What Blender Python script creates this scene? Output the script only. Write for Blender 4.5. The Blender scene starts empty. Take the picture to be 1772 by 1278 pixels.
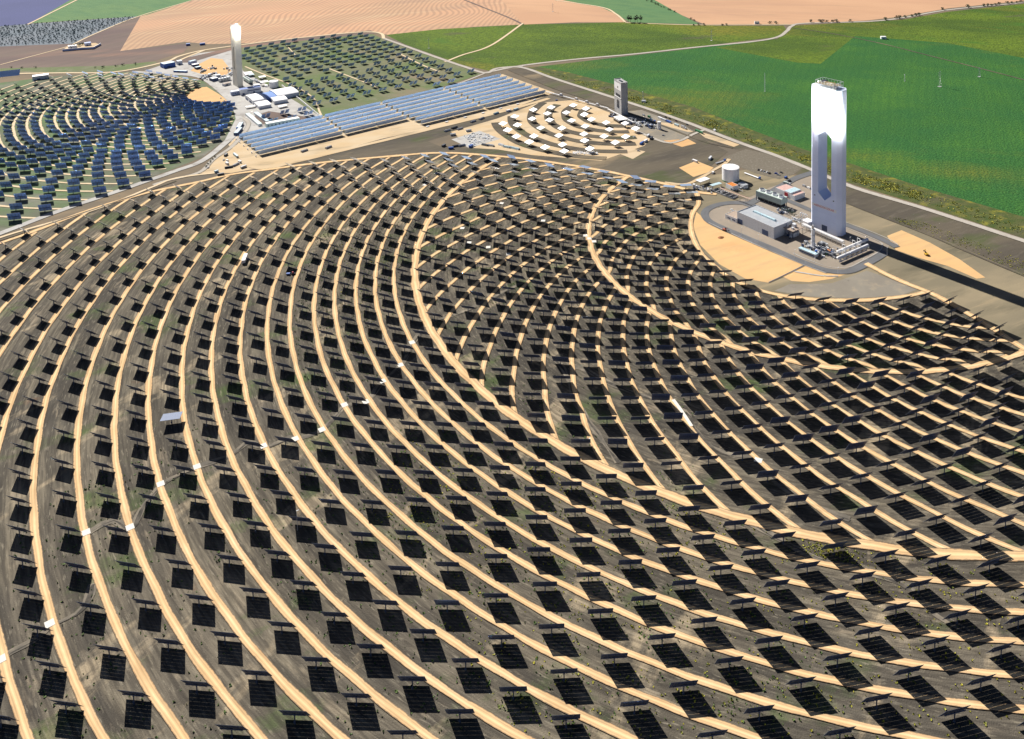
import bpy, bmesh, math, random
import numpy as np
from mathutils import Vector, Matrix
random.seed(7); rng = np.random.default_rng(7)
SC = bpy.context.scene; COL = SC.collection
R = math.radians

# ------------------------------------------------------------------ camera, sky, sun, exposure
F_, PITCH, ROLL, H_ = 1531.05, .0804018, -.0206806, 426.289       # focal in photo pixels, tilt, roll, height above ground
PPX, PPY, PW, PH = 968.073, -155.354, 1772, 1278                  # optical axis in the 1772 x 1278 photograph (a shifted lens)
fw = Vector((0, math.cos(PITCH), -math.sin(PITCH))); up = Vector((0, math.sin(PITCH), math.cos(PITCH))); rt = Vector((1, 0, 0))
RT = math.cos(ROLL)*rt + math.sin(ROLL)*up; UP = -math.sin(ROLL)*rt + math.cos(ROLL)*up
cd = bpy.data.cameras.new('camera'); cam = bpy.data.objects.new('camera', cd); COL.objects.link(cam); SC.camera = cam
M = Matrix((RT, UP, -fw)).transposed().to_4x4(); M.translation = (0, 0, H_); cam.matrix_world = M
cd.sensor_width = 36; cd.lens = 36*F_/PW; cd.shift_x = (PW/2-PPX)/PW; cd.shift_y = -(PH/2-PPY)/PW
cd.clip_start = 1; cd.clip_end = 60000

SUN_AZ, SUN_EL = R(-39.5), R(38.5)
SUN = Vector((math.sin(SUN_AZ)*math.cos(SUN_EL), math.cos(SUN_AZ)*math.cos(SUN_EL), math.sin(SUN_EL)))
W = bpy.data.worlds.new('World'); SC.world = W; W.use_nodes = True
nt = W.node_tree; bg = nt.nodes['Background']; sky = nt.nodes.new('ShaderNodeTexSky'); sky.sky_type = 'NISHITA'
sky.sun_disc = False; sky.sun_elevation = SUN_EL; sky.sun_rotation = SUN_AZ % (2*math.pi)
sky.air_density = .38; sky.dust_density = .5; sky.ozone_density = 3.0
nt.links.new(sky.outputs[0], bg.inputs[0]); bg.inputs[1].default_value = .05
sl = bpy.data.lights.new('sun', 'SUN'); sl.energy = 5; sl.angle = R(.53); sl.color = (1, .945, .86)
so = bpy.data.objects.new('sun', sl); COL.objects.link(so); so.rotation_euler = SUN.to_track_quat('Z', 'Y').to_euler(); so.location = (0, 0, 800)
SC.view_settings.view_transform = 'Standard'; SC.view_settings.look = 'None'; SC.view_settings.gamma = 1
SC.view_settings.use_curve_mapping = False; SC.view_settings.exposure = .8
SC.cycles.sample_clamp_indirect = 0; SC.cycles.blur_glossy = 0; SC.cycles.max_bounces = 6; SC.cycles.caustics_reflective = True

# ------------------------------------------------------------------ helpers
def G(px, py, z=0.0):
    """where the sight line through a point of the photograph meets the ground (height z)"""
    d = fw + (px-PPX)/F_*RT - (py-PPY)/F_*UP
    return Vector((0, 0, H_)) + d*((z-H_)/d.z)
def P(v):
    x = Vector(v) - Vector((0, 0, H_)); z = x.dot(fw)
    return (PPX+F_*x.dot(RT)/z, PPY-F_*x.dot(UP)/z)
def Pn(X):
    X = X - np.array([0, 0, H_]); z = X@np.array(fw)
    return np.stack([PPX+F_*(X@np.array(RT))/z, PPY-F_*(X@np.array(UP))/z], 1)
def inpoly(pts, poly):
    pts = np.asarray(pts, float); ins = np.zeros(len(pts), bool); n = len(poly)
    for i in range(n):
        x1, y1 = poly[i]; x2, y2 = poly[(i+1) % n]
        if y1 == y2: continue
        c = ((y1 > pts[:, 1]) != (y2 > pts[:, 1])) & (pts[:, 0] < (x2-x1)*(pts[:, 1]-y1)/(y2-y1)+x1)
        ins ^= c
    return ins

MATS = {}
def mat(name, col, rough=.8, metal=0.0, col2=None, scale=.5, bump=0.0, emit=0):
    if name in MATS: return MATS[name]
    m = bpy.data.materials.new(name); m.use_nodes = True; n = m.node_tree.nodes; l = m.node_tree.links
    b = n['Principled BSDF']; b.inputs['Base Color'].default_value = (*col, 1); b.inputs['Roughness'].default_value = rough; b.inputs['Metallic'].default_value = metal
    tc = n.new('ShaderNodeTexCoord'); no = n.new('ShaderNodeTexNoise'); no.inputs['Scale'].default_value = scale; no.inputs['Detail'].default_value = 5
    l.new(tc.outputs['Object'], no.inputs['Vector'])
    if col2 is None: col2 = tuple(c*.8 for c in col)
    r = n.new('ShaderNodeValToRGB'); r.color_ramp.elements[0].position = .35; r.color_ramp.elements[1].position = .65
    r.color_ramp.elements[0].color = (*col2, 1); r.color_ramp.elements[1].color = (*col, 1)
    l.new(no.outputs['Fac'], r.inputs[0]); l.new(r.outputs[0], b.inputs['Base Color'])
    if bump:
        bp = n.new('ShaderNodeBump'); bp.inputs['Strength'].default_value = bump; bp.inputs['Distance'].default_value = .1
        l.new(no.outputs['Fac'], bp.inputs['Height']); l.new(bp.outputs[0], b.inputs['Normal'])
    MATS[name] = m; return m

def gmat(name, layers, base, bump=None, center=None, rows=None, uvruts=None, rough=.95):
    """ground material: base colour, then layers (colour, noise scale, threshold, softness, stretch angle, stretch factor, amount)"""
    m = bpy.data.materials.new(name); m.use_nodes = True; n = m.node_tree.nodes; l = m.node_tree.links
    b = n['Principled BSDF']; b.inputs['Roughness'].default_value = rough; b.inputs['Specular IOR Level'].default_value = .1
    geo = n.new('ShaderNodeNewGeometry'); cur = n.new('ShaderNodeRGB'); cur.outputs[0].default_value = (*base, 1); cur = cur.outputs[0]
    def mix(a, col, fac):
        x = n.new('ShaderNodeMix'); x.data_type = 'RGBA'
        l.new(fac, x.inputs['Factor']); l.new(a, x.inputs['A'])
        if isinstance(col, tuple): x.inputs['B'].default_value = (*col, 1)
        else: l.new(col, x.inputs['B'])
        return x.outputs['Result']
    vec = geo.outputs['Position']
    if center is not None:                      # polar coordinates round a tower, so that streaks follow the rows
        s = n.new('ShaderNodeVectorMath'); s.operation = 'SUBTRACT'; l.new(vec, s.inputs[0]); s.inputs[1].default_value = (center[0], center[1], 0)
        sx = n.new('ShaderNodeSeparateXYZ'); l.new(s.outputs[0], sx.inputs[0])
        ln = n.new('ShaderNodeVectorMath'); ln.operation = 'LENGTH'; l.new(s.outputs[0], ln.inputs[0])
        at = n.new('ShaderNodeMath'); at.operation = 'ARCTAN2'; l.new(sx.outputs['X'], at.inputs[0]); l.new(sx.outputs['Y'], at.inputs[1])
        mu = n.new('ShaderNodeMath'); mu.operation = 'MULTIPLY'; l.new(at.outputs[0], mu.inputs[0]); mu.inputs[1].default_value = 500
        pc = n.new('ShaderNodeCombineXYZ'); l.new(ln.outputs['Value'], pc.inputs['X']); l.new(mu.outputs[0], pc.inputs['Y']); pol = pc.outputs[0]
    for (col, sc, th, soft, ang, st, amt) in layers:
        src = vec
        mp = n.new('ShaderNodeMapping'); mp.vector_type = 'TEXTURE'
        if ang == 'polar': src = pol; mp.inputs['Scale'].default_value = (1, st, 1)
        else: mp.inputs['Rotation'].default_value = (0, 0, R(ang)); mp.inputs['Scale'].default_value = (st, 1, 1)
        l.new(src, mp.inputs['Vector'])
        no = n.new('ShaderNodeTexNoise'); no.inputs['Scale'].default_value = sc; no.inputs['Detail'].default_value = 6; no.inputs['Roughness'].default_value = .6
        l.new(mp.outputs[0], no.inputs['Vector'])
        mr = n.new('ShaderNodeMapRange'); mr.inputs['From Min'].default_value = th-soft; mr.inputs['From Max'].default_value = th+soft; mr.inputs['To Max'].default_value = amt
        l.new(no.outputs['Fac'], mr.inputs['Value']); cur = mix(cur, col, mr.outputs[0])
    if rows:                                    # (colour, spacing m, angle, distortion, amount)
        for (col, sp, ang, dis, amt) in rows:
            mp = n.new('ShaderNodeMapping'); mp.inputs['Rotation'].default_value = (0, 0, R(ang)); l.new(vec, mp.inputs['Vector'])
            wv = n.new('ShaderNodeTexWave'); wv.inputs['Scale'].default_value = .314/sp; wv.inputs['Distortion'].default_value = dis; wv.inputs['Detail'].default_value = 1; wv.inputs['Detail Scale'].default_value = .14
            l.new(mp.outputs[0], wv.inputs['Vector'])
            mr = n.new('ShaderNodeMapRange'); mr.inputs['From Min'].default_value = .35; mr.inputs['From Max'].default_value = .8; mr.inputs['To Max'].default_value = amt
            l.new(wv.outputs['Fac'], mr.inputs['Value']); cur = mix(cur, col, mr.outputs[0])
    if uvruts:
        uv = n.new('ShaderNodeUVMap'); su = n.new('ShaderNodeSeparateXYZ'); l.new(uv.outputs[0], su.inputs[0])
        rp = n.new('ShaderNodeValToRGB'); e = rp.color_ramp.elements
        e[0].position = 0; e[0].color = (*uvruts[0], 1); e[1].position = 1; e[1].color = (*uvruts[0], 1)
        for ps, c in ((.12, uvruts[1]), (.27, uvruts[2]), (.34, uvruts[1]), (.5, uvruts[3]), (.64, uvruts[1]), (.71, uvruts[2]), (.85, uvruts[1])):
            q = e.new(ps); q.color = (*c, 1)
        l.new(su.outputs['X'], rp.inputs[0])
        x = n.new('ShaderNodeMix'); x.data_type = 'RGBA'; x.blend_type = 'MULTIPLY'; x.inputs['Factor'].default_value = 1
        l.new(cur, x.inputs['A']); l.new(rp.outputs[0], x.inputs['B']); cur = x.outputs['Result']
        no = n.new('ShaderNodeTexNoise'); no.inputs['Scale'].default_value = .35; no.inputs['Detail'].default_value = 6; no.inputs['Roughness'].default_value = .7; l.new(vec, no.inputs['Vector'])
        ab = n.new('ShaderNodeMath'); ab.operation = 'SUBTRACT'; l.new(su.outputs['X'], ab.inputs[0]); ab.inputs[1].default_value = .5
        a2 = n.new('ShaderNodeMath'); a2.operation = 'ABSOLUTE'; l.new(ab.outputs[0], a2.inputs[0])
        a3 = n.new('ShaderNodeMath'); a3.operation = 'MULTIPLY_ADD'; l.new(no.outputs['Fac'], a3.inputs[0]); a3.inputs[1].default_value = .42; l.new(a2.outputs[0], a3.inputs[2])
        mr = n.new('ShaderNodeMapRange'); mr.inputs['From Min'].default_value = .60; mr.inputs['From Max'].default_value = .70; mr.inputs['To Max'].default_value = .85; l.new(a3.outputs[0], mr.inputs['Value']); cur = mix(cur, (.12, .105, .08), mr.outputs[0])
    l.new(cur, b.inputs['Base Color'])
    if bump:
        no = n.new('ShaderNodeTexNoise'); no.inputs['Scale'].default_value = bump[0]; no.inputs['Detail'].default_value = 4; l.new(vec, no.inputs['Vector'])
        bp = n.new('ShaderNodeBump'); bp.inputs['Strength'].default_value = bump[1]; bp.inputs['Distance'].default_value = bump[2]
        l.new(no.outputs['Fac'], bp.inputs['Height']); l.new(bp.outputs[0], b.inputs['Normal'])
    MATS[name] = m; return m

def link(name, me, parent=None, loc=None, rot=None):
    o = bpy.data.objects.new(name, me); COL.objects.link(o)
    if parent is not None: o.parent = parent
    if loc is not None: o.location = loc
    if rot is not None: o.rotation_euler = rot
    return o
def tag(o, label=None, cat=None, group=None, kind=None):
    if label: o['label'] = label
    if cat: o['category'] = cat
    if group: o['group'] = group
    if kind: o['kind'] = kind
    return o
def thing(name, label, cat, loc=(0, 0, 0), rz=0, group=None):
    o = bpy.data.objects.new(name, None); COL.objects.link(o); o.location = loc; o.rotation_euler = (0, 0, rz); o.empty_display_size = 2
    return tag(o, label, cat, group)
def copy_tree(o, parent=None):
    c = o.copy(); COL.objects.link(c)
    if parent is not None: c.parent = parent
    for ch in list(o.children): copy_tree(ch, c)
    return c

class MB:
    """collects boxes, tubes and prisms; build() links them as one mesh object"""
    def __init__(s): s.v = []; s.f = []; s.m = []
    def add(s, vs, fs, mi=0):
        k = len(s.v); s.v += [tuple(v) for v in vs]; s.f += [tuple(i+k for i in f) for f in fs]; s.m += [mi]*len(fs); return s
    def box(s, x, y, z, dx, dy, dz, rz=0, mi=0, top=1.0):
        """box on its base centre (x, y, z); top < 1 tapers it"""
        c, q = math.cos(rz), math.sin(rz); vs = []
        for zz, t in ((z, 1), (z+dz, top)):
            for sx, sy in ((-1, -1), (1, -1), (1, 1), (-1, 1)):
                a, b = sx*dx/2*t, sy*dy/2*t; vs.append((x+a*c-b*q, y+a*q+b*c, zz))
        return s.add(vs, [(0, 3, 2, 1), (4, 5, 6, 7), (0, 1, 5, 4), (1, 2, 6, 5), (2, 3, 7, 6), (3, 0, 4, 7)], mi)
    def bar(s, a, b, w, mi=0, n=4, w2=None):
        a, b = Vector(a), Vector(b); d = (b-a).normalized(); u = d.cross(Vector((0, 0, 1)) if abs(d.z) < .95 else Vector((1, 0, 0))).normalized(); t = d.cross(u)
        w2 = w if w2 is None else w2; vs = []
        for p_, r_ in ((a, w), (b, w2)):
            for i in range(n):
                an = 2*math.pi*(i+.5)/n; vs.append(p_+(u*math.cos(an)+t*math.sin(an))*r_)
        fs = [(i, (i+1) % n, n+(i+1) % n, n+i) for i in range(n)] + [tuple(range(n-1, -1, -1)), tuple(range(n, 2*n))]
        return s.add(vs, fs, mi)
    def cyl(s, x, y, z, r, h, n=16, mi=0, r2=None): return s.bar((x, y, z), (x, y, z+h), r, mi, n, r2)
    def prism(s, poly, z0, z1, mi=0):
        n = len(poly); vs = [(a, b, z0) for a, b in poly]+[(a, b, z1) for a, b in poly]
        return s.add(vs, [(i, (i+1) % n, n+(i+1) % n, n+i) for i in range(n)]+[tuple(range(n-1, -1, -1)), tuple(range(n, 2*n))], mi)
    def xprism(s, poly, y0, y1, mi=0):
        """polygon in the x-z plane (counter-clockwise seen from -y) pulled from y0 to y1"""
        n = len(poly); vs = [(a, y0, b) for a, b in poly]+[(a, y1, b) for a, b in poly]
        return s.add(vs, [((i+1) % n, i, n+i, n+(i+1) % n) for i in range(n)]+[tuple(range(n)), tuple(range(2*n-1, n-1, -1))], mi)
    def build(s, name, mats, parent=None, loc=None, rot=None, smooth=False):
        me = bpy.data.meshes.new(name); me.from_pydata(s.v, [], s.f)
        for m in (mats if isinstance(mats, (list, tuple)) else [mats]): me.materials.append(m)
        me.polygons.foreach_set('material_index', s.m)
        if smooth: me.shade_smooth()
        me.update(); return link(name, me, parent, loc, rot)

LEV = [0]
def sheet(name, poly, m, z, px=True, kind='structure'):
    """flat piece of ground; its outline is given in points of the photograph or in metres"""
    LEV[0] += 1; z += LEV[0]*.002
    pts = [G(*q) for q in poly] if px else [Vector((*q, 0)) for q in poly]
    bm = bmesh.new(); vs = [bm.verts.new((q.x, q.y, z)) for q in pts]; es = [bm.edges.new((vs[i], vs[(i+1) % len(vs)])) for i in range(len(vs))]
    bmesh.ops.triangle_fill(bm, edges=es, use_beauty=True)
    bmesh.ops.recalc_face_normals(bm, faces=bm.faces)
    for f in bm.faces:
        if f.normal.z < 0: f.normal_flip()
    me = bpy.data.meshes.new(name); bm.to_mesh(me); bm.free(); me.materials.append(m)
    return tag(link(name, me), kind=kind)
def smooth_line(pts, step=6.0):
    pts = [Vector(p_) for p_ in pts]; out = []
    ext = [2*pts[0]-pts[1]]+pts+[2*pts[-1]-pts[-2]]
    for i in range(1, len(ext)-2):
        a, b, c, d = ext[i-1:i+3]; n = max(2, int((c-b).length/step))
        for k in range(n):
            t = k/n; out.append(.5*((2*b)+(c-a)*t+(2*a-5*b+4*c-d)*t*t+(3*b-a-3*c+d)*t**3))
    out.append(pts[-1]); return out
def strip_mesh(name, lines, m, z, jit=0.0):
    """lines: list of (points, width); every line a ribbon with its own uv across"""
    V = []; Fc = []; UV = []; LEV[0] += 1; z += .2+LEV[0]*.002
    for pts, w in lines:
        k = len(V); n = len(pts); ph = random.random()*99
        for i, q in enumerate(pts):
            t = (pts[min(i+1, n-1)]-pts[max(i-1, 0)]); t.z = 0; t.normalize(); nn = Vector((-t.y, t.x, 0))
            ja = jit*(math.sin(i*.9+ph)+math.sin(i*.37+ph*2)); jb = jit*(math.sin(i*.7+ph*3)+math.sin(i*.29+ph))
            a = q+nn*(w/2+ja); b = q-nn*(w/2+jb); V += [(a.x, a.y, z), (b.x, b.y, z)]
        for i in range(n-1):
            Fc.append((k+2*i, k+2*i+1, k+2*i+3, k+2*i+2)); UV += [(0, i), (1, i), (1, i+1), (0, i+1)]
    me = bpy.data.meshes.new(name); me.from_pydata(V, [], Fc); uvl = me.uv_layers.new(name='UVMap')
    uvl.data.foreach_set('uv', [c for u in UV for c in u]); me.materials.append(m); me.update()
    return tag(link(name, me), kind='structure')
def road(name, px, w, m, z, jit=.1, step=6): return strip_mesh(name, [(smooth_line([G(*q) for q in px], step), w)], m, z, jit)

# ------------------------------------------------------------------ materials
TAN = (.62, .465, .27)
m_base = gmat('dry earth', [((.20, .15, .095), .004, .5, .1, 0, 1, .8), ((.10, .09, .075), .02, .55, .12, 30, 2, .6), ((.3, .22, .13), .012, .62, .06, 10, 3, .5)], (.13, .112, .088), bump=(.5, .5, .4))
T20 = G(1432.77, 394.05)                    # foot of the big tower: the arcs of the big field run round it
T10 = Vector((-569.8, 1518.2, 0))           # foot of the older tower behind
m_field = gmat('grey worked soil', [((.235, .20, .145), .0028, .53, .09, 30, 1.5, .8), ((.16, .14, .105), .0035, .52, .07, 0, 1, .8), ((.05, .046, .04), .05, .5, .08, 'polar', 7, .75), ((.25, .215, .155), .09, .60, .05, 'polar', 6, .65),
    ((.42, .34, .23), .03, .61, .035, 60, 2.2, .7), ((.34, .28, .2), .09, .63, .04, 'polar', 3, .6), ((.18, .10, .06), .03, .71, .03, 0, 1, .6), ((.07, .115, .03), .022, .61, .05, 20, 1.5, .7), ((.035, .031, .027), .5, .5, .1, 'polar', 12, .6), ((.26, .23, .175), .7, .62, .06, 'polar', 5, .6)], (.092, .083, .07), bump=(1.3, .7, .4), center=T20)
m_track = gmat('tan packed track', [((.70, .56, .35), .05, .5, .12, 0, 1, .7), ((.44, .31, .18), .25, .58, .08, 'polar', 9, .6), ((.74, .61, .42), .15, .62, .08, 'polar', 12, .6)], TAN, bump=(2, .4, .15), center=T20, uvruts=((.70, .55, .46), (.95, .84, .76), (.74, .68, .62), (1.1, 1.08, 1.0)))
m_track2 = gmat('pale packed track', [((.6, .5, .36), .05, .5, .12, 0, 1, .7), ((.42, .33, .22), .6, .62, .1, 0, 1, .4)], (.62, .49, .32), uvruts=((.8, .76, .74), (1, 1, 1), (.9, .88, .86), (1, 1, 1)))
m_sand = gmat('ochre sand', [((.60, .37, .17), .03, .5, .1, 20, 2, .8), ((.5, .27, .12), .012, .62, .06, 20, 2, .7), ((.45, .3, .16), .12, .55, .1, 25, 6, .5)], (.56, .375, .185), bump=(1, .3, .2))
m_sand2 = gmat('pale trodden sand', [((.52, .42, .29), .03, .5, .1, 20, 2, .8), ((.3, .24, .16), .05, .6, .08, 20, 3, .7)], (.50, .37, .22), bump=(1, .3, .2))
m_asph = gmat('grey asphalt', [((.15, .155, .165), .05, .5, .15, 0, 1, .7)], (.115, .118, .125))
m_conc = gmat('pale concrete', [((.34, .33, .32), .04, .5, .12, 0, 1, .7), ((.24, .22, .20), .06, .6, .06, 0, 1, .7)], (.43, .42, .40))
m_gravel = gmat('grey gravel road', [((.36, .33, .29), .04, .5, .12, 0, 1, .7), ((.25, .22, .19), .2, .6, .1, 0, 1, .4)], (.42, .39, .35), uvruts=((.7, .68, .64), (1, 1, 1), (.93, .92, .9), (.97, .97, .95)))
m_yard = gmat('trodden yard', [((.25, .23, .19), .03, .5, .12, 0, 1, .7), ((.34, .27, .18), .06, .6, .08, 0, 1, .6)], (.20, .18, .15), bump=(1, .3, .2))
m_dark = gmat('dark turned earth', [((.13, .11, .08), .02, .5, .12, 25, 4, .8), ((.26, .2, .125), .014, .64, .05, 25, 3, .7), ((.06, .085, .025), .02, .6, .06, 25, 2, .6), ((.16, .14, .11), .2, .6, .08, 30, 5, .4)], (.075, .066, .054), bump=(1, .5, .4))
m_crop = gmat('green crop', [((.075, .19, .028), .005, .52, .1, 150, 1.5, .8), ((.028, .115, .035), .012, .5, .12, 0, 1, .6), ((.16, .17, .026), .0028, .62, .06, 160, 2, .8), ((.014, .06, .02), .33, .5, .08, 0, 1, .65), ((.07, .20, .05), .3, .62, .06, 0, 1, .5), ((.075, .065, .04), .018, .73, .03, 160, 3, .7)], (.046, .138, .028), rows=[((.02, .09, .025), 14, 22, 4, .2)], bump=(.4, 1, 1.6))
m_crop2 = gmat('olive green crop', [((.12, .18, .02), .006, .5, .08, 160, 2, .9), ((.2, .18, .026), .004, .58, .06, 150, 3, .9), ((.045, .08, .015), .2, .52, .08, 160, 2, .75), ((.085, .075, .055), .008, .68, .05, 10, 2, .8), ((.05, .13, .02), .009, .64, .05, 150, 2, .8)], (.06, .105, .018), bump=(.25, 1, 2.5))
m_crop3 = gmat('meadow green', [((.12, .2, .08), .005, .5, .12, 150, 3, .8), ((.06, .14, .07), .05, .55, .1, 150, 3, .5)], (.09, .18, .08), bump=(.4, .6, .8))
m_weed = gmat('yellow weeds', [((.25, .23, .03), .06, .58, .06, 0, 1, .75), ((.045, .075, .02), .1, .52, .08, 0, 1, .8), ((.09, .08, .055), .03, .6, .08, 25, 4, .8)], (.085, .095, .035), bump=(.6, .8, .6))
m_wheat = gmat('pink tan stubble', [((.53, .31, .19), .004, .5, .1, 20, 2, .8), ((.34, .22, .16), .012, .62, .07, 20, 3, .6), ((.55, .4, .25), .03, .6, .08, 20, 6, .5)], (.42, .275, .175), rows=[((.25, .165, .12), 13.0, 5, 30, .45)])
m_wheat2 = gmat('tan stubble', [((.50, .31, .19), .004, .5, .1, 160, 2, .8), ((.36, .22, .15), .01, .6, .08, 165, 5, .6), ((.3, .21, .14), .05, .62, .06, 165, 8, .4)], (.44, .265, .165))
m_plough = gmat('ploughed brown earth', [((.12, .085, .085), .006, .5, .1, 20, 3, .8), ((.30, .17, .12), .008, .62, .06, 15, 5, .7), ((.11, .09, .08), .05, .55, .1, 60, 8, .5)], (.165, .125, .105))
m_lav = gmat('young orchard soil', [((.09, .10, .2), .006, .5, .1, 0, 1, .7)], (.10, .11, .23), rows=[((.04, .055, .14), 14, 75, 1, .8)])
m_grove = gmat('grove soil', [((.19, .21, .24), .01, .5, .1, 0, 1, .7)], (.14, .17, .2))
m_pgrass = gmat('grazed grass', [((.10, .15, .05), .01, .5, .1, 0, 1, .8), ((.22, .17, .12), .008, .60, .06, 140, 2, .8), ((.2, .19, .14), .05, .58, .08, 0, 1, .5)], (.14, .15, .085), bump=(.6, .5, .4))
m_f10 = gmat('green grey field soil', [((.09, .16, .06), .012, .5, .08, 'polar', 2, .7), ((.2, .19, .165), .02, .58, .07, 'polar', 3, .9), ((.07, .065, .055), .08, .6, .08, 'polar', 4, .4)], (.12, .13, .09), bump=(.6, .5, .4), center=T10)

white = mat('white paint', (.8, .8, .8), .5, col2=(.74, .74, .75)); offw = mat('off white metal', (.62, .64, .66), .5, col2=(.55, .57, .6))
steel = mat('galvanised steel', (.45, .47, .5), .4, .5); dkst = mat('dark steel', (.07, .08, .1), .5, .3); concrete = mat('cast concrete', (.40, .40, .40), .85, col2=(.33, .33, .34), scale=.15)
towerp = mat('shade tinted white render', (.72, .79, .96), .75, col2=(.66, .73, .92), scale=.07); cream = mat('cream concrete', (.74, .70, .58), .8, col2=(.66, .63, .54), scale=.07)  # tower white carries the blue cast of its shaded front in the colour
skylit_back = mat('blue mirror backing', (.20, .40, .95), .45, .1, col2=(.15, .32, .82), scale=.8)  # blue skylight on the shaded backs is put into this colour
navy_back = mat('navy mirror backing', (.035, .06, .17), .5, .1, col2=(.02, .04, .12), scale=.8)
edge_m = mat('grey facet edge', (.22, .24, .28), .4, .4)
post_m = mat('blue grey post', (.10, .13, .2), .5, .2)
mir = bpy.data.materials.new('mirror glass'); mir.use_nodes = True; _b = mir.node_tree.nodes['Principled BSDF']
_b.inputs['Base Color'].default_value = (.9, .92, .93, 1); _b.inputs['Metallic'].default_value = .84; _b.inputs['Roughness'].default_value = .105

# ------------------------------------------------------------------ land
BIG = 14000
gnd = MB(); gnd.add([(-BIG, -3000, 0), (BIG, -3000, 0), (BIG, BIG, 0), (-BIG, BIG, 0)], [(0, 1, 2, 3)]); tag(gnd.build('ground', m_base), kind='structure')
Z = .03
sheet('wheat_field', [(208, 88), (243, 28), (330, 1), (420, -80), (800, -80), (905, 42), (820, 46), (672, 60), (640, 53), (560, 60), (440, 74), (360, 76), (320, 72)], m_wheat, Z)
sheet('stubble_field', [(905, 42), (800, -80), (940, -80), (975, 0), (1040, 12), (1066, 24), (1082, 38), (1000, 38)], m_wheat2, Z)
sheet('stubble_field', [(1125, -5), (1090, -80), (2600, -80), (2600, -40), (1772, 1), (1640, 14), (1560, 28), (1500, 35), (1380, 41), (1220, 42), (1180, 26)], m_wheat2, Z)
sheet('meadow', [(975, 0), (940, -80), (1090, -80), (1125, -5), (1180, 26), (1212, 42), (1090, 38), (1066, 24), (1040, 12)], m_crop3, Z)
sheet('meadow', [(52, 40), (150, -20), (420, -80), (330, 1), (255, 25), (237, 28)], m_crop3, Z)
sheet('orchard_field', [(-300, 60), (-300, -30), (138, -10), (50, 41), (0, 45)], m_lav, Z)
sheet('grove_ground', [(-300, 60), (0, 45), (50, 41), (237, 28), (200, 43), (165, 57), (127, 75), (0, 80), (-300, 95)], m_grove, Z)
sheet('ploughed_field', [(-300, 95), (0, 80), (127, 75), (165, 57), (200, 43), (237, 28), (243, 28), (208, 88), (330, 74), (318, 90), (270, 104), (200, 113), (0, 118), (-300, 130)], m_plough, Z)
sheet('meadow', [(-300, 130), (0, 118), (200, 113), (268, 106), (280, 112), (200, 123), (100, 126), (0, 128), (-300, 140)], m_pgrass, Z*2)
sheet('meadow', [(668, 60), (760, 50), (905, 42), (1082, 38), (1240, 44), (1356, 44), (1363, 54), (1342, 64), (1200, 81), (1100, 92), (905, 111), (846, 122), (800, 112), (700, 76)], m_crop2, Z*2)
sheet('crop_field', [(930, 115), (1100, 95), (1345, 67), (1372, 44), (1560, 34), (1640, 20), (1772, 6), (2600, -40), (2600, 700), (1900, 425), (1772, 375), (1600, 325), (1470, 282), (1390, 258), (1300, 224), (1200, 185), (1080, 150), (985, 125)], m_crop, Z*2)
sheet('crop_field', [(1345, 67), (1372, 44), (1560, 34), (1640, 20), (1772, 6), (2600, -40), (2600, 240), (1900, 150), (1772, 100), (1640, 74), (1480, 62), (1420, 110), (1380, 108), (1240, 82)], m_crop2, Z*3)
sheet('weed_strip', [(905, 117), (930, 115), (985, 125), (1080, 150), (1200, 185), (1300, 224), (1390, 258), (1470, 282), (1600, 325), (1772, 375), (1900, 425), (1900, 462), (1772, 412), (1600, 356), (1480, 320), (1400, 288), (1340, 266), (1200, 212), (1050, 162)], m_weed, Z*2)
sheet('verge', [(905, 117), (1050, 164), (1200, 216), (1400, 292), (1480, 325), (1772, 417), (1900, 460), (1900, 520), (1772, 475), (1640, 418), (1520, 372), (1462, 350), (1340, 280), (1200, 235), (1080, 190), (960, 155), (880, 120)], m_dark, Z)
sheet('trodden_ground', [(1462, 350), (1520, 372), (1640, 418), (1772, 475), (1990, 560), (1990, 720), (1772, 600), (1650, 530), (1610, 505), (1545, 520), (1400, 530), (1290, 495), (1210, 430), (1190, 360), (1150, 316), (1250, 300), (1340, 285)], gmat('trodden olive ground', [((.28, .23, .15), .012, .55, .08, 20, 3, .8), ((.11, .10, .07), .03, .58, .08, 25, 4, .8), ((.33, .26, .16), .1, .62, .06, 25, 8, .5)], (.185, .16, .11), bump=(.8, .4, .3)), Z)
# the big mirror field
FIELD = [(-260, 470), (0, 423), (70, 397), (150, 366), (235, 340), (282, 328), (340, 317), (400, 303), (480, 292), (560, 282), (680, 270.5), (760, 265.5), (850, 270), (940, 280), (1020, 292), (1090, 306), (1150, 319), (1205, 334), (1216, 352), (1202, 366), (1195, 392), (1206, 426), (1230, 454), (1270, 484), (1332, 506), (1400, 516), (1480, 519), (1560, 513), (1600, 506), (1612, 508), (1660, 534), (1720, 569), (1772, 604), (1990, 740), (2150, 1600), (-260, 1600)]
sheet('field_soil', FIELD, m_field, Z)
sheet('field_soil', [(-300, 155), (0, 143), (100, 131), (230, 124), (300, 127), (352, 140), (400, 176), (408, 205), (396, 236), (350, 272), (300, 292), (200, 330), (100, 364), (0, 401), (-300, 510)], m_f10, Z)
sheet('tracker_field', [(412, 82), (560, 66), (642, 57), (664, 68), (712, 86), (800, 116), (832, 128), (740, 158), (640, 182), (556, 202), (500, 168), (420, 122)], m_pgrass, Z*2)
sheet('dirt_strip', [(285, 108), (410, 80), (560, 60), (642, 52), (648, 58), (560, 66), (412, 83), (330, 108)], m_plough, Z*2)
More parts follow.
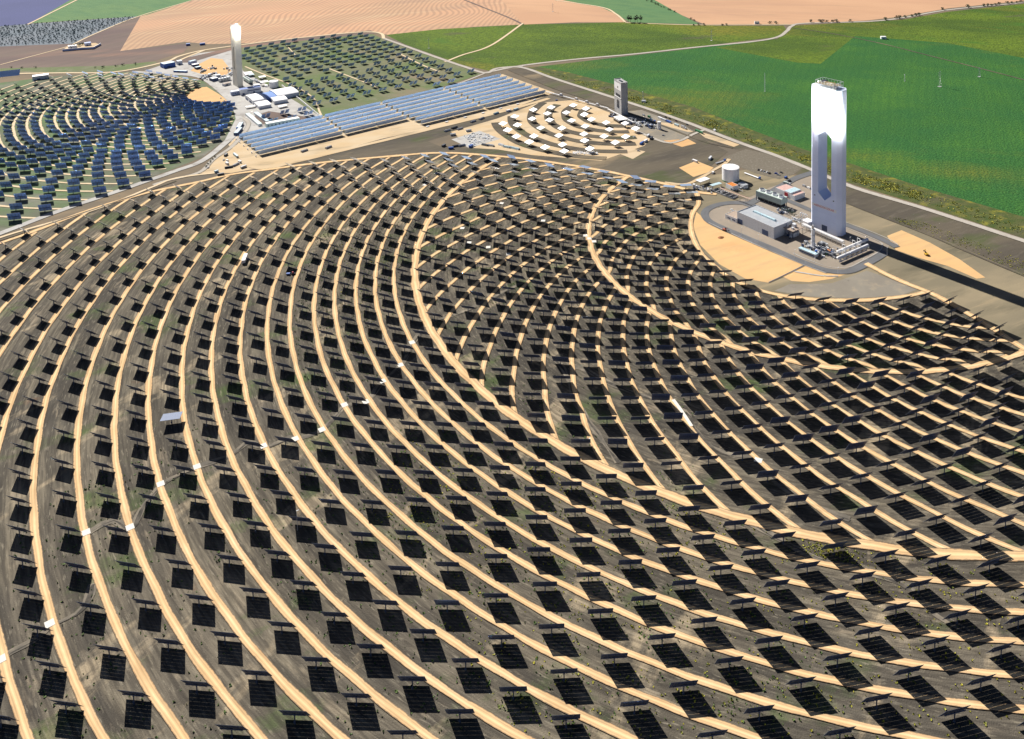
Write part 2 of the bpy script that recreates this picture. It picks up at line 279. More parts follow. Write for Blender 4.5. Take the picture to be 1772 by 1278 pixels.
# older plant ground
sheet('plant_yard', [(250, 122), (300, 106), (340, 92), (410, 84), (425, 120), (556, 202), (480, 215), (412, 240), (385, 250), (408, 205), (400, 176), (345, 132)], m_conc, Z)
sheet('sand_lot', [(314, 177), (318, 167), (332, 156), (345, 151), (358, 150), (378, 162), (402, 178), (390, 176), (350, 178)], m_sand, Z*2)
sheet('sand_lot', [(330, 122), (345, 110), (365, 100), (385, 102), (400, 122), (390, 130), (350, 128)], m_sand, Z*2)
sheet('plain_ground', [(465, 192), (548, 204), (505, 214), (450, 215), (440, 200)], m_plough, Z*2)
# trough rows ground, strips between the fields
sheet('sand_lot', [(395, 250), (410, 236), (870, 128), (960, 160), (880, 190), (700, 232), (560, 270), (470, 291), (440, 292), (420, 276)], m_sand2, Z)
sheet('dark_ground', [(480, 291), (560, 268), (660, 240), (760, 218), (860, 196), (900, 186), (860, 206), (800, 226), (740, 244), (760, 252), (900, 262), (1020, 272), (1150, 300), (1100, 307), (1020, 291), (940, 279), (850, 269), (760, 264), (680, 269.5), (560, 281)], m_dark, Z*2)
sheet('dark_ground', [(1020, 272), (1115, 250), (1130, 235), (1200, 232), (1260, 262), (1215, 300), (1190, 318), (1150, 316), (1090, 300)], m_dark, Z*2)
sheet('small_field_sand', [(780, 228), (860, 205), (930, 178), (1000, 172), (1080, 205), (1130, 236), (1115, 252), (1040, 278), (920, 268), (860, 258), (820, 256)], m_sand2, Z*3)
sheet('plant_yard', [(1060, 195), (1110, 190), (1180, 215), (1200, 226), (1180, 240), (1150, 244), (1100, 226)], m_yard, Z*3)
sheet('white_lot', [(781, 241), (830, 226), (866, 240), (812, 256)], m_conc, Z*4)
sheet('sand_lot', [(345, 300), (385, 262), (402, 252), (440, 292), (400, 299)], m_sand2, Z*2)
# the big plant's ground
PAD = [(1218, 368), (1236, 356), (1300, 340), (1330, 325), (1400, 302), (1430, 318), (1462, 386), (1505, 404), (1540, 424), (1530, 440), (1490, 462), (1465, 471), (1430, 471), (1390, 456), (1340, 434), (1245, 394), (1222, 381)]
sheet('plant_pad', PAD, gmat('plant paving', [((.30, .25, .2), .03, .5, .12, 0, 1, .7), ((.2, .18, .16), .1, .6, .1, 0, 1, .5)], (.25, .215, .175)), Z*2)
sheet('sand_lot', [(1205, 366), (1216, 376), (1224, 386), (1250, 399), (1340, 438), (1392, 459), (1354, 478), (1330, 489), (1290, 482), (1245, 457), (1212, 424), (1199, 392)], m_sand, Z*2)
sheet('sand_lot', [(1354, 478), (1392, 459), (1430, 473), (1466, 473), (1490, 466), (1440, 482), (1400, 488), (1370, 486)], m_sand, Z*2)
sheet('sand_lot', [(1535, 408), (1560, 398), (1610, 420), (1660, 448), (1705, 480), (1690, 482), (1640, 460), (1590, 446), (1550, 432)], m_sand, Z*2)
sheet('turning_ground', [(1365, 492), (1440, 490), (1500, 468), (1590, 500), (1560, 511), (1480, 516), (1400, 513), (1340, 503)], m_yard, Z*2)
sheet('gravel_lot', [(1252, 272), (1290, 258), (1340, 268), (1392, 288), (1372, 302), (1348, 310), (1310, 300), (1270, 285)], m_gravel, Z*3)
sheet('sand_lot', [(1175, 290), (1205, 278), (1235, 290), (1225, 298), (1200, 306)], m_sand, Z*3)
sheet('sand_lot', [(1070, 265), (1090, 256), (1117, 262), (1095, 275)], m_sand2, Z*4)
sheet('sand_lot', [(1148, 243), (1190, 240), (1205, 248), (1180, 254)], m_sand, Z*4)
sheet('sand_lot', [(1205, 226), (1240, 236), (1280, 250), (1270, 254), (1220, 238)], m_sand2, Z*4)
sheet('sand_lot', [(1130, 210), (1170, 214), (1200, 228), (1190, 228), (1160, 220)], m_sand2, Z*4)
# roads
road('main_road', [(838, 126), (905, 113), (1000, 102), (1100, 93), (1200, 82), (1300, 72), (1345, 64), (1362, 53), (1370, 45), (1392, 40), (1500, 37), (1560, 31), (1640, 17), (1772, 4), (2000, -18)], 9, m_gravel, Z*5)
road('main_road', [(868, 117), (905, 117), (960, 136), (1050, 165), (1130, 191), (1200, 216), (1280, 247), (1340, 268), (1400, 292), (1480, 325), (1600, 361), (1772, 417), (1990, 490)], 9, m_gravel, Z*6)
road('main_road', [(905, 114), (860, 118), (840, 126), (800, 114), (750, 97), (700, 79), (664, 66)], 9, m_gravel, Z*6)
road('farm_road', [(664, 66), (660, 58), (640, 55), (600, 57), (500, 67), (420, 77), (350, 87), (310, 97), (285, 107), (200, 124), (100, 126), (0, 128), (-300, 138)], 8, m_track2, Z*5)
road('farm_road', [(355, 86), (320, 100), (306, 107)], 7, m_track2, Z*6)
road('farm_road', [(838, 127), (800, 142), (740, 161), (640, 184), (556, 203), (520, 211)], 5, m_gravel, Z*5)
road('farm_road', [(0, 112), (108, 83), (118, 80)], 4, m_track2, Z*5); road('farm_road', [(127, 76), (165, 58), (237, 29), (330, 1)], 5, m_track2, Z*5)
road('farm_road', [(48, 42), (140, -4)], 6, m_track2, Z*5); road('farm_road', [(1082, 38), (1066, 24), (1040, 12), (960, 0)], 6, m_track2, Z*5)
road('farm_road', [(905, 42), (880, 30), (830, 10), (780, -10)], 6, m_plough, Z*5); road('farm_road', [(1082, 39), (1210, 43), (1372, 42)], 5, m_track2, Z*4)
road('farm_road', [(1372, 48), (1440, 58), (1520, 74), (1600, 94), (1772, 138), (1990, 200)], 4, m_dark, Z*5)
road('farm_road', [(770, 107), (800, 95), (850, 78), (905, 40)], 6, m_track2, Z*5)
road('plant_road', [(230, 124), (300, 128), (345, 133), (375, 152), (402, 178), (413, 200), (411, 224), (390, 247), (350, 278), (300, 297), (200, 332), (100, 366), (0, 404), (-200, 480)], 10, m_conc, Z*6)
road('plant_road', [(413, 200), (430, 215), (405, 250), (370, 275), (345, 298), (290, 312), (265, 320)], 7, m_gravel, Z*5)
road('dirt_road', [(-200, 482), (0, 411), (117, 377), (188, 354), (265, 323), (305, 308), (380, 298)], 5, m_track2, Z*5)
road('dirt_road', [(-200, 492), (0, 421), (70, 396), (150, 365), (235, 339), (282, 327), (340, 315.5), (400, 302), (480, 291), (560, 281), (680, 270), (760, 264.5), (850, 269), (940, 279), (1020, 291), (1090, 305), (1150, 318), (1205, 332), (1240, 336)], 7, m_track, Z*6, .3)
road('dirt_road', [(1205, 332), (1209, 352), (1199, 368), (1195, 394), (1206, 427), (1230, 455), (1270, 485), (1332, 507), (1400, 517), (1480, 520), (1560, 514), (1606, 504)], 6, m_track, Z*6, .3)
road('dirt_road', [(1498, 456), (1560, 487), (1612, 508), (1660, 534), (1720, 569), (1772, 604), (1990, 740)], 7, m_track, Z*7, .3)
road('dirt_road', [(470, 291), (440, 290), (420, 274), (402, 250)], 7, m_sand2, Z*4, .3); road('dirt_road', [(470, 290), (560, 268), (700, 234), (880, 190), (950, 170)], 9, m_sand2, Z*3, .3)
road('asphalt_road', [(1306, 352), (1262, 351), (1234, 357), (1220, 367), (1224, 380), (1245, 392), (1290, 411), (1340, 432), (1390, 454), (1430, 468), (1465, 470), (1490, 461), (1520, 445), (1533, 436)], 9, m_asph, Z*5)
road('asphalt_road', [(1290, 356), (1330, 335), (1357, 319), (1376, 309), (1402, 300), (1414, 297)], 10, m_asph, Z*6)
road('asphalt_road', [(1330, 335), (1366, 348), (1403, 364), (1462, 388), (1500, 403), (1534, 418), (1552, 428)], 8, m_asph, Z*7)
road('kerb', [(1462, 393), (1498, 408), (1522, 418), (1527, 426), (1520, 436), (1488, 454), (1466, 463), (1434, 462), (1392, 447), (1372, 438)], .8, m_conc, Z*8)
road('kerb', [(1462, 384), (1500, 398), (1536, 413), (1554, 424)], .8, m_conc, Z*8)
road('kerb', [(1226, 385), (1290, 415.5), (1340, 437), (1392, 459), (1430, 473)], .8, m_conc, Z*8)
road('gravel_path', [(1330, 489), (1354, 478), (1392, 459)], 1.4, m_asph, Z*5); road('gravel_path', [(1375, 470), (1420, 477), (1450, 478)], 2, m_conc, Z*5)
road('dirt_road', [(1150, 316), (1190, 318), (1232, 296), (1252, 285), (1262, 275)], 5, m_sand2, Z*5, .3); road('asphalt_road', [(1100, 226), (1150, 246), (1175, 244), (1200, 232), (1220, 224)], 6, m_gravel, Z*5)
road('ditch', [(-100, 452), (0, 416), (211, 346), (305, 313)], 3, m_dark, Z*7); road('ditch', [(880, 121), (960, 153), (1060, 186), (1140, 215), (1216, 244), (1268, 256)], 4, m_dark, Z*6)
road('ditch', [(1462, 350), (1520, 373), (1600, 404), (1700, 447), (1850, 510)], 3, m_dark, Z*6)

# ------------------------------------------------------------------ rows of the two tower fields
RINGS = {1: [930.5, 904.5, 878.8, 852.9, 827.8, 801.0, 774.5, 749.8], 2: [724.6, 700.9, 678.1, 654.4, 632.2, 609.7], 3: [589.2, 570.2, 549.2, 531.0, 511.6, 493.6, 475.8, 457.2],
         4: [438.8, 424.2, 407.8, 393.7, 378.5, 364.0, 349.6, 335.4, 320.8, 306.6, 292.1, 276.2], 5: [256.0, 247.6, 235.8, 225.3, 212.5, 198.4, 183.3, 166.4]}
PAR0 = {1: 1, 2: 0, 3: 0, 4: 0, 5: 1}; STEP = {1: 2.235, 2: 2.79, 3: 3.72, 4: 5.62, 5: 8.7}; ZM = {1: 800, 2: 670, 3: 520, 4: 360, 5: 215}
WA = [.004354, -.016855, -.007088, .001942, -.008984, .017294, .010633]
WC = [[1.2431, .0057, -.0001, -.0022, -.029, -.0004, .0037, .0091], [1.077, .3639, -.401, .056, -.0731, .166, .095, .2133], [.1565, -.727, -.8799, -.7035, .2685, .8924, .3801, -.1708], [.0032, -.2946, .0878, -.499, .1929, .4629, .1486, -.3589], [-.8145, -.1713, 1.3765, .9248, .6618, 1.4332, .3231, -.0382]]
OFF = {1: 8.2, 2: 8.7, 3: 10.3, 4: 11, 5: 9.6}
def swarp(th, r):
    t = (th+50)/60; q = (r-450)/300; b = [t, t**2, t**3, t**4, t*q, t*t*q, t**3*q]
    return sum(a*c for a, c in zip(WA, b))
def rr(Rg, th):
    r = Rg*(1+swarp(th, Rg)); return Rg*(1+swarp(th, r))
def polar(c, r, th):
    a = np.radians(th); return np.stack([c.x+r*np.sin(a), c.y-r*np.cos(a), np.zeros_like(r)], 1)
pos20 = []; lines20 = []
THS = np.arange(-128, 28, .45)
def arcs(center, rad, poly, w):
    """runs of a circle that lie inside an outline"""
    X = polar(center, rad, THS) if not np.isscalar(rad) else None
    ins = inpoly(Pn(X), poly); out = []; cur_ = []
    for x, i in zip(X, ins):
        if i: cur_.append(Vector(x))
        elif cur_:
            if len(cur_) > 2: out.append((cur_, w))
            cur_ = []
    if len(cur_) > 2: out.append((cur_, w))
    return out
INNER = [(-260, 480), (0, 420), (235, 341), (340, 317), (480, 290), (680, 268), (760, 263), (850, 268), (940, 278), (1020, 290), (1090, 304), (1150, 317), (1222, 330), (1222, 352), (1200, 372), (1197, 392), (1208, 424), (1232, 456), (1272, 487), (1332, 509), (1400, 519), (1480, 522), (1560, 516), (1614, 507), (1664, 534), (1724, 569), (1778, 606), (1990, 742), (2150, 1600), (-260, 1600)]
SHRINK = [(x, y+5) if y < 330 else (x, y) for x, y in INNER]
for zn in range(1, 6):
    for i, Rg in enumerate(RINGS[zn]):
        par = (PAR0[zn]+i) % 2
        k = np.arange(-70, 14)+par/2; u = k*STEP[zn]; t = u/60; q = (Rg-ZM[zn])/50
        th = u+WC[zn-1][0]+WC[zn-1][1]*t+WC[zn-1][2]*t**2+WC[zn-1][3]*t**3+q*(WC[zn-1][4]+WC[zn-1][5]*t+WC[zn-1][6]*t*t)+WC[zn-1][7]*t**4
        th = th[(u > -135) & (u < 40)]
        X = polar(T20, rr(Rg, th), th); px = Pn(X+np.array([0, 0, 0.]))
        ins = inpoly(px, SHRINK) & (px[:, 0] > -60) & (px[:, 0] < 1850) & (px[:, 1] < 1330)
        pos20 += [tuple(x) for x in X[ins]]
        if zn < 4: lines20 += arcs(T20, rr(Rg, THS)-OFF[zn], FIELD, 4.3 if zn > 2 else 4.7)
def theta_of(u, Rg, zn):
    t = u/60; q = (Rg-ZM[zn])/50; c = WC[zn-1]
    return u+c[0]+c[1]*t+c[2]*t**2+c[3]*t**3+q*(c[4]+c[5]*t+c[6]*t*t)+c[7]*t**4
for zn, off in ((4, .40), (5, .40)):           # in the two inner zones the tracks run slantwise through the rings
    rs = np.array(RINGS[zn]); ii = np.arange(-.55, len(rs)-.2, .25); Ri = np.interp(ii, np.arange(-1, len(rs)+1), np.concatenate([[rs[0]+13.5], rs, [rs[-1]-15]]))
    for m_ in range(-40, 20):
        u = (m_+PAR0[zn]/2+off-ii/2)*STEP[zn]
        if u.max() > 42 or u.min() < -150: continue
        th = theta_of(u, Ri, zn); X = polar(T20, rr(Ri, th), th); ins = inpoly(Pn(X), FIELD); cur_ = []
        for x, k_ in zip(X, ins):
            if k_: cur_.append(Vector(x))
        if len(cur_) > 3: lines20.append((cur_, 4.4))
strip_mesh('dirt_track', lines20, m_track, Z*3, .22)
strip_mesh('dirt_track', arcs(T20, rr(445.5, THS), FIELD, 8), m_track, Z*3.4, .28); strip_mesh('dirt_track', arcs(T20, rr(264, THS), FIELD, 7), m_track, Z*3.7, .28)
pos10 = []; lines10 = []
F10 = [(-120, 190), (0, 150), (60, 141), (100, 134), (150, 127), (230, 126), (300, 129), (348, 143), (344, 150), (330, 156), (318, 168), (322, 175), (388, 175), (402, 182), (406, 204), (392, 232), (368, 248), (340, 268), (300, 287), (240, 314), (190, 333), (120, 357), (60, 381), (0, 398), (-120, 440)]
def w10(th):
    a = np.abs(np.minimum(th, 0)); return np.where(a < 51, -.05*(a/51)**2, -.05-(a-51)*.0005)
def t10(u): return u+.5*.0033*u*u+5.15e-5*u**3/3
for rs, st, ph in (([533, 507, 480, 454, 430, 404, 383, 362, 343, 324], 4.37, -.7+4.37/2), ([303, 286, 269, 252, 237], 6.15, .8), ([222, 206, 193, 181, 164, 150, 136, 122, 108, 95], 9.6, 4.6)):
    for i, Rg in enumerate(rs):
        u = (np.arange(-40, 10)+(i % 2)/2)*st+ph; th = t10(u); th = th[(u > -118) & (u < 30)]
        X = polar(T10, Rg*(1+w10(th)), th); px = Pn(X); ins = inpoly(px, F10) & (px[:, 0] > -30); pos10 += [tuple(x) for x in X[ins]]
        lines10 += arcs(T10, (Rg-9)*(1+w10(THS)), F10, 4.2)
strip_mesh('dirt_track', lines10, m_track2, Z*3, .2)

# ------------------------------------------------------------------ heliostats
FWD, FHT, PIV = 13.8, 10.4, 5.5
def facet_mesh(w, h, nc, nr, gap, back):
    b = MB(); fw_, fh = w/nc, h/nr
    for i in range(nc):
        for j in range(nr):
            x0, x1 = -w/2+i*fw_+gap/4, -w/2+(i+1)*fw_-gap/4; y0, y1 = -h/2+j*fh+gap/2, -h/2+(j+1)*fh-gap/2
            b.add([(x0, y0, .42), (x1, y0, .42), (x1, y1, .42), (x0, y1, .42), (x0, y0, .36), (x1, y0, .36), (x1, y1, .36), (x0, y1, .36)],
                  [(0, 1, 2, 3)], 0)
            b.add([(x0, y0, .42), (x1, y0, .42), (x1, y1, .42), (x0, y1, .42), (x0, y0, .36), (x1, y0, .36), (x1, y1, .36), (x0, y1, .36)],
                  [(4, 7, 6, 5)], 1)
            b.add([(x0, y0, .42), (x1, y0, .42), (x1, y1, .42), (x0, y1, .42), (x0, y0, .3), (x1, y0, .3), (x1, y1, .3), (x0, y1, .3)],
                  [(0, 4, 5, 1), (1, 5, 6, 2), (2, 6, 7, 3), (3, 7, 4, 0)], 2)
    return b
def frame_mesh(w, h):
    b = MB()
    for x in (-w*.36, -w*.13, w*.13, w*.36):
        b.bar((x, -h*.48, .25), (x, h*.48, .25), .09); b.bar((x, -h*.45, .25), (x, 0, -.75), .06); b.bar((x, h*.45, .25), (x, 0, -.75), .06)
    return b
def tube_mesh(w): return MB().bar((-w*.42, 0, -.35), (w*.42, 0, -.35), .28, 0, 8)
def post_mesh(): return MB().cyl(0, 0, 0, .32, PIV-.55, 8).cyl(0, 0, PIV-1.0, .5, .75, 8).box(.55, 0, .6, .5, .35, .9)
def aim(x, tz, sd, tc=None, jit=(0, 0, 0)):
    if tc is T20:                               # outer rows and most inner mirrors wait, aimed above the tower; the rest feed it
        r_ = math.hypot(x[0]-tc.x, x[1]-tc.y)
        if r_ > 430: tz = 240
        elif random.random() < .72: tz = 144+.42*r_
    g = Vector((x[0], x[1], PIV)); t = (Vector((tc.x, tc.y, tz))+Vector(jit)-g).normalized(); n = (t+SUN).normalized()
    return math.atan2(n.x, -n.y), math.acos(max(-1, min(1, n.z)))
def mesh_arrays(b):
    return np.array(b.v, float), b.f, b.m
def merged(name, insts, parts, mats):
    """many far heliostats joined: insts = (x, y, z, heading, tilt); parts = (builder, moves with the mirror?, material offset)"""
    V = []; loops = []; starts = []; mi = []; nv = 0; nl = 0
    for b, tilts, mo in parts:
        v0, f0, m0 = mesh_arrays(b); fl = np.concatenate([np.array(f) for f in f0]); fn = np.array([len(f) for f in f0]); m0 = np.array(m0)+mo
        for (x, y, z, hd, tl) in insts:
            v = v0
            if tilts:
                c, s = math.cos(tl), math.sin(tl); v = np.stack([v0[:, 0], v0[:, 1]*c-v0[:, 2]*s, v0[:, 1]*s+v0[:, 2]*c+PIV], 1)
            c, s = math.cos(hd), math.sin(hd); v = np.stack([v[:, 0]*c-v[:, 1]*s+x, v[:, 0]*s+v[:, 1]*c+y, v[:, 2]+z], 1)
            V.append(v); loops.append(fl+nv); starts.append(np.concatenate([[0], np.cumsum(fn)[:-1]])+nl); mi.append(m0); nv += len(v); nl += len(fl)
    V = np.concatenate(V); loops = np.concatenate(loops); starts = np.concatenate(starts); mi = np.concatenate(mi)
    me = bpy.data.meshes.new(name); me.vertices.add(len(V)); me.vertices.foreach_set('co', V.ravel()); me.loops.add(len(loops)); me.loops.foreach_set('vertex_index', loops.astype(np.int32))
    me.polygons.add(len(starts)); me.polygons.foreach_set('loop_start', starts.astype(np.int32)); me.polygons.foreach_set('material_index', mi.astype(np.int32))
    for m in mats: me.materials.append(m)
    me.update(calc_edges=True); me.validate(); return link(name, me)

def make_heliostat(name, back, label, cat, group, w=FWD, h=FHT, nc=4, nr=7):
    t = thing(name, label, cat, group=group)
    post_mesh().build('pedestal', post_m, t)
    facet_mesh(w, h, nc, nr, .06, 0).build('mirror', [mir, back, edge_m], t, (0, 0, PIV))
    tube_mesh(w).build('torque_tube', post_m, t, (0, 0, PIV)); frame_mesh(w, h).build('back_frame', post_m, t, (0, 0, PIV))
    return t
def place(proto, used, x, hd, tl, z=0):
    o = copy_tree(proto) if used else proto
    o.location = (x[0], x[1], z); o.rotation_euler = (0, 0, hd)
    for c in o.children:
        if not c.name.startswith('pedestal'): c.rotation_euler = (tl, 0, 0)
    return o
def field(pts, tc, tz, spread, proto, n_ind, far_name, back, far_label, far_cat, odd=None):
    pts = sorted(pts, key=lambda q: Vector((q[0], q[1], -H_)).length)
    fr = [q for q in pts if 0 < P(q)[0] < 1772 and P(q)[1] < 1290]; rest = [q for q in pts if q not in set(fr[:n_ind])]
    odds = {min(range(n_ind), key=lambda i: (Vector(P(fr[i]))-Vector(o_)).length): l_ for o_, l_ in (odd or [])}
    for i, q in enumerate(fr[:n_ind]):
        hd, tl = aim(q, tz, 0, tc, (random.gauss(0, spread*.35), random.gauss(0, spread*.35), random.gauss(0, spread)))
        if i in odds: tl = .12; hd += .5
        o = place(proto, i > 0, q, hd, tl+random.gauss(0, .006))
        if i in odds: o['label'] = odds[i]; del o['group']
    insts = []
    for q in rest:
        hd, tl = aim(q, tz, 0, tc, (random.gauss(0, spread*.35), random.gauss(0, spread*.35), random.gauss(0, spread))); insts.append((q[0], q[1], 0, hd, tl))
    o = merged(far_name, insts, [(facet_mesh(FWD, FHT, 4, 7, .06, 0), True, 0), (tube_mesh(FWD), True, 3), (frame_mesh(FWD, FHT), True, 3), (post_mesh(), False, 3)], [mir, back, edge_m, post_m])
    tag(o, far_label, far_cat, kind='stuff'); return len(fr), len(rest)
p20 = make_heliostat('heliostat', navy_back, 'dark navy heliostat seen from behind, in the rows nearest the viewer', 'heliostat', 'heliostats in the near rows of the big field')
ODD = [((293, 688), 'lone mirror lying flat with its pale face up, left part of the big field')]
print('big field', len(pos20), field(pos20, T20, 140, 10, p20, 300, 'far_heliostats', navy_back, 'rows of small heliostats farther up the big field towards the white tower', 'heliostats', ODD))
p10 = make_heliostat('field_mirror', skylit_back, 'blue backed mirror in the older green field at the upper left', 'heliostat', 'blue backed mirrors of the older field')
print('older field', len(pos10), field(pos10, T10, 100, 5, p10, 300, 'distant_mirrors', skylit_back, 'farthest small mirrors of the older field, beside the cream tower', 'heliostats'))

# ------------------------------------------------------------------ builders for plant things
red = mat('red paint', (.45, .03, .04), .6); yellow = mat('yellow paint', (.65, .42, .03), .5); orange = mat('orange paint', (.6, .2, .03), .5); bluep = mat('blue paint', (.04, .13, .45), .5)
green = mat('green paint', (.04, .2, .08), .6); pinkroof = mat('pink roof tiles', (.55, .36, .32), .8); greyroof = mat('grey roof sheet', (.36, .38, .40), .6, col2=(.31, .33, .36), scale=.2); tanroof = mat('tan roof', (.36, .28, .22), .8)
paleroof = mat('pale blue roof sheet', (.45, .6, .66), .5); glass = mat('dark glass', (.02, .025, .03), .1); rubber = mat('black rubber', (.02, .02, .02), .9); bark = mat('bark', (.12, .09, .06), .9)
darkhole = mat('dark opening', (.02, .022, .03), .8); greenwall = mat('pale green wall', (.42, .50, .46), .7); trough_m = mat('shade blue trough backing', (.60, .78, 1.0), .4, col2=(.55, .72, .97), scale=.1); silver = mat('silver paint', (.5, .52, .55), .35, .4)  # trough backing: white in shade, with the shade's blue put into the colour
louvre = mat('blue louvre', (.05, .08, .17), .6)
def frame_of(A, B, z=0):
    a, b = G(*A), G(*B); d = b-a; return a, math.atan2(d.y, d.x), d.length
def building(name, label, A, B, h, depth, wallm=white, roofm=greyroof, doors=(), cat='building', parapet=.5, barrel=0, group=None, extra=None):
    o, rz, w = frame_of(A, B); t = thing(name, label, cat, o, rz, group)
    if barrel:
        pts = [(0, 0), (w, 0), (w, h)]+[(w/2+w/2*math.cos(math.pi*i/10), h+barrel*math.sin(math.pi*i/10)) for i in range(1, 10)]+[(0, h)]
        b = MB(); b.xprism(pts, 0, depth); b.build('wall', wallm, t)
        r = MB(); n = 12; arc = [(w/2+(w/2+.25)*math.cos(math.pi*i/n), h+.12+(barrel+.1)*math.sin(math.pi*i/n)) for i in range(n+1)]; arc2 = [(x, z+.22) for x, z in arc]
        r.xprism(arc2[::1]+arc[::-1] if False else arc+arc2[::-1], -.3, depth+.3); r.build('roof', roofm, t)
    else:
        MB().box(w/2, depth/2, 0, w, depth, h).build('wall', wallm, t)
        r = MB().box(w/2, depth/2, h+.004, w-.5, depth-.5, .14)
        r.build('roof', roofm, t)
        if parapet:
            p_ = MB()
            for (x, y, dx, dy) in ((w/2, .12, w, .24), (w/2, depth-.12, w, .24), (.12, depth/2, .24, depth-.5), (w-.12, depth/2, .24, depth-.5)): p_.box(x, y, h+.002, dx, dy, parapet)
            p_.build('parapet', wallm, t)
    for d in doors:
        x0, x1, z0, z1, m = d[:5]; nm = d[5] if len(d) > 5 else 'door'
        side = d[6] if len(d) > 6 else 'front'
        b = MB()
        if side == 'front': b.box((x0+x1)/2*w, -.03, z0, (x1-x0)*w, .12, z1-z0)
        else: b.box(w+.03, (x0+x1)/2*depth, z0, .12, (x1-x0)*depth, z1-z0)
        b.build(nm, m, t)
    if extra: extra(t, w)
    return t
def canopy(name, label, A, B, h, depth, roofm=white, cat='canopy', group=None):
    o, rz, w = frame_of(A, B); t = thing(name, label, cat, o, rz, group)
    MB().box(w/2, depth/2, h, w, depth, .35).build('roof', roofm, t)
    nx = max(2, int(w/6)+1)
    for i in range(nx):
        for y in (.4, depth-.4): MB().box(.4+(w-.8)*i/(nx-1), y, 0, .3, .3, h-.002).build('post', steel, t)
    return t
def tank(name, label, c, r, h, m=white, band=None, cat='storage tank', group=None, base=0):
    t = thing(name, label, cat, G(*c), 0, group)
    MB().cyl(0, 0, base, r, h-base, 32).build('shell', m, t); MB().cyl(0, 0, h+.003, r*1.02, .25, 32).cyl(0, 0, h+.253, r*.98, r*.14, 32, 0, r*.1).build('roof', m, t)
    if band: MB().cyl(0, 0, base+.2, r+.06, 1.1, 32).build('band', band, t)
    b = MB()
    for i in range(8):
        a = i*math.pi/4; b.bar((r*1.01*math.cos(a), r*1.01*math.sin(a), base), (r*1.01*math.cos(a), r*1.01*math.sin(a), h), .06)
    b.build('rib', steel, t)
    if r > 3:
        b = MB(); n = 28; pr = None
        for i in range(n+1):
            a = i*2*math.pi/n; q = (r*.99*math.cos(a), r*.99*math.sin(a), h+1.2)
            if pr: b.bar(pr, q, .05)
            b.bar((q[0], q[1], h+.25), q, .04); pr = q
        b.build('railing', steel, t)
    return t
CAR = {}
def car_proto(paint, kind):
    key = (paint.name, kind)
    L, Wd, Hb, Hc = {'car': (4.3, 1.8, .75, .62), 'van': (5.4, 2.0, .95, 1.15), 'pickup': (5.2, 1.9, .85, .75)}[kind]
    t = bpy.data.objects.new({'car': 'parked_car', 'van': 'parked_van', 'pickup': 'pickup_truck'}[kind], None); COL.objects.link(t)
    MB().box(0, 0, .32, L, Wd, Hb, 0, 0, .96).build('body', paint, t)
    if kind == 'car': MB().box(-.25, 0, .32+Hb, L*.56, Wd*.9, Hc, 0, 0, .78).build('cabin', glass, t); MB().box(-.25, 0, .322+Hb+Hc, L*.42, Wd*.68, .05).build('roof', paint, t)
    elif kind == 'van': MB().box(-.5, 0, .32+Hb, L*.78, Wd*.92, Hc, 0, 0, .93).build('cargo_box', paint, t); MB().box(L*.34, 0, .32+Hb+.1, .5, Wd*.8, Hc*.55, 0, 0, .8).build('windscreen', glass, t)
    else: MB().box(.5, 0, .32+Hb, L*.36, Wd*.9, Hc, 0, 0, .8).build('cabin', glass, t); MB().box(-1.5, 0, .33+Hb, L*.38, Wd*.8, .08).build('load_bed', rubber, t)
    for sx in (-.31, .31):
        for sy in (-1, 1): MB().bar((sx*L, sy*(Wd/2-.22), .34), (sx*L, sy*Wd/2, .34), .34, 0, 10).build('wheel', rubber, t)
    return t
def vehicle(kind, paint, label, px, to, group=None, z=0):
    key = (paint.name, kind)
    if key in CAR: t = copy_tree(CAR[key])
    else: t = CAR[key] = car_proto(paint, kind)
    a, b = G(*px), G(*to); t.location = a+Vector((0, 0, z)); t.rotation_euler = (0, 0, math.atan2(b.y-a.y, b.x-a.x)); t['label'] = label; t['category'] = {'car': 'car', 'van': 'van', 'pickup': 'pickup'}[kind]
    if group: t['group'] = group
    return t
def container(label, px, to, m, L=9, Wd=2.6, Hh=2.8, name='container', cat='container', group=None):
    a, b = G(*px), G(*to); t = thing(name, label, cat, a, math.atan2(b.y-a.y, b.x-a.x), group)
    MB().box(0, 0, .15, L, Wd, Hh).build('box', m, t); r = MB(); n = max(3, int(L/1.2))
    for i in range(n):
        for s in (-1, 1): r.box(-L/2+(i+.5)*L/n, s*(Wd/2+.03), .3, .25, .06, Hh-.3)
    r.build('rib', m, t); MB().box(L/2+.03, 0, .3, .05, Wd*.9, Hh-.35).build('door', steel, t); return t
def lorry(label, px, to, cabm, boxm, L=12, Hh=2.9, group=None, flat=False):
    a, b = G(*px), G(*to); t = thing('lorry', label, 'lorry', a, math.atan2(b.y-a.y, b.x-a.x), group)
    MB().box(-1.5, 0, 1.0, L-3.2, 2.5, .35 if flat else Hh).build('trailer', boxm, t); MB().box(L/2-1.3, 0, .7, 2.2, 2.4, 2.3, 0, 0, .92).build('cab', cabm, t); MB().box(L/2-.25, 0, 1.9, .12, 2.0, .9).build('windscreen', glass, t)
    for x in (-L*.4, -L*.3, L*.2, L*.42):
        for s in (-1, 1): MB().bar((x, s*.95, .5), (x, s*1.25, .5), .5, 0, 10).build('wheel', rubber, t)
    return t
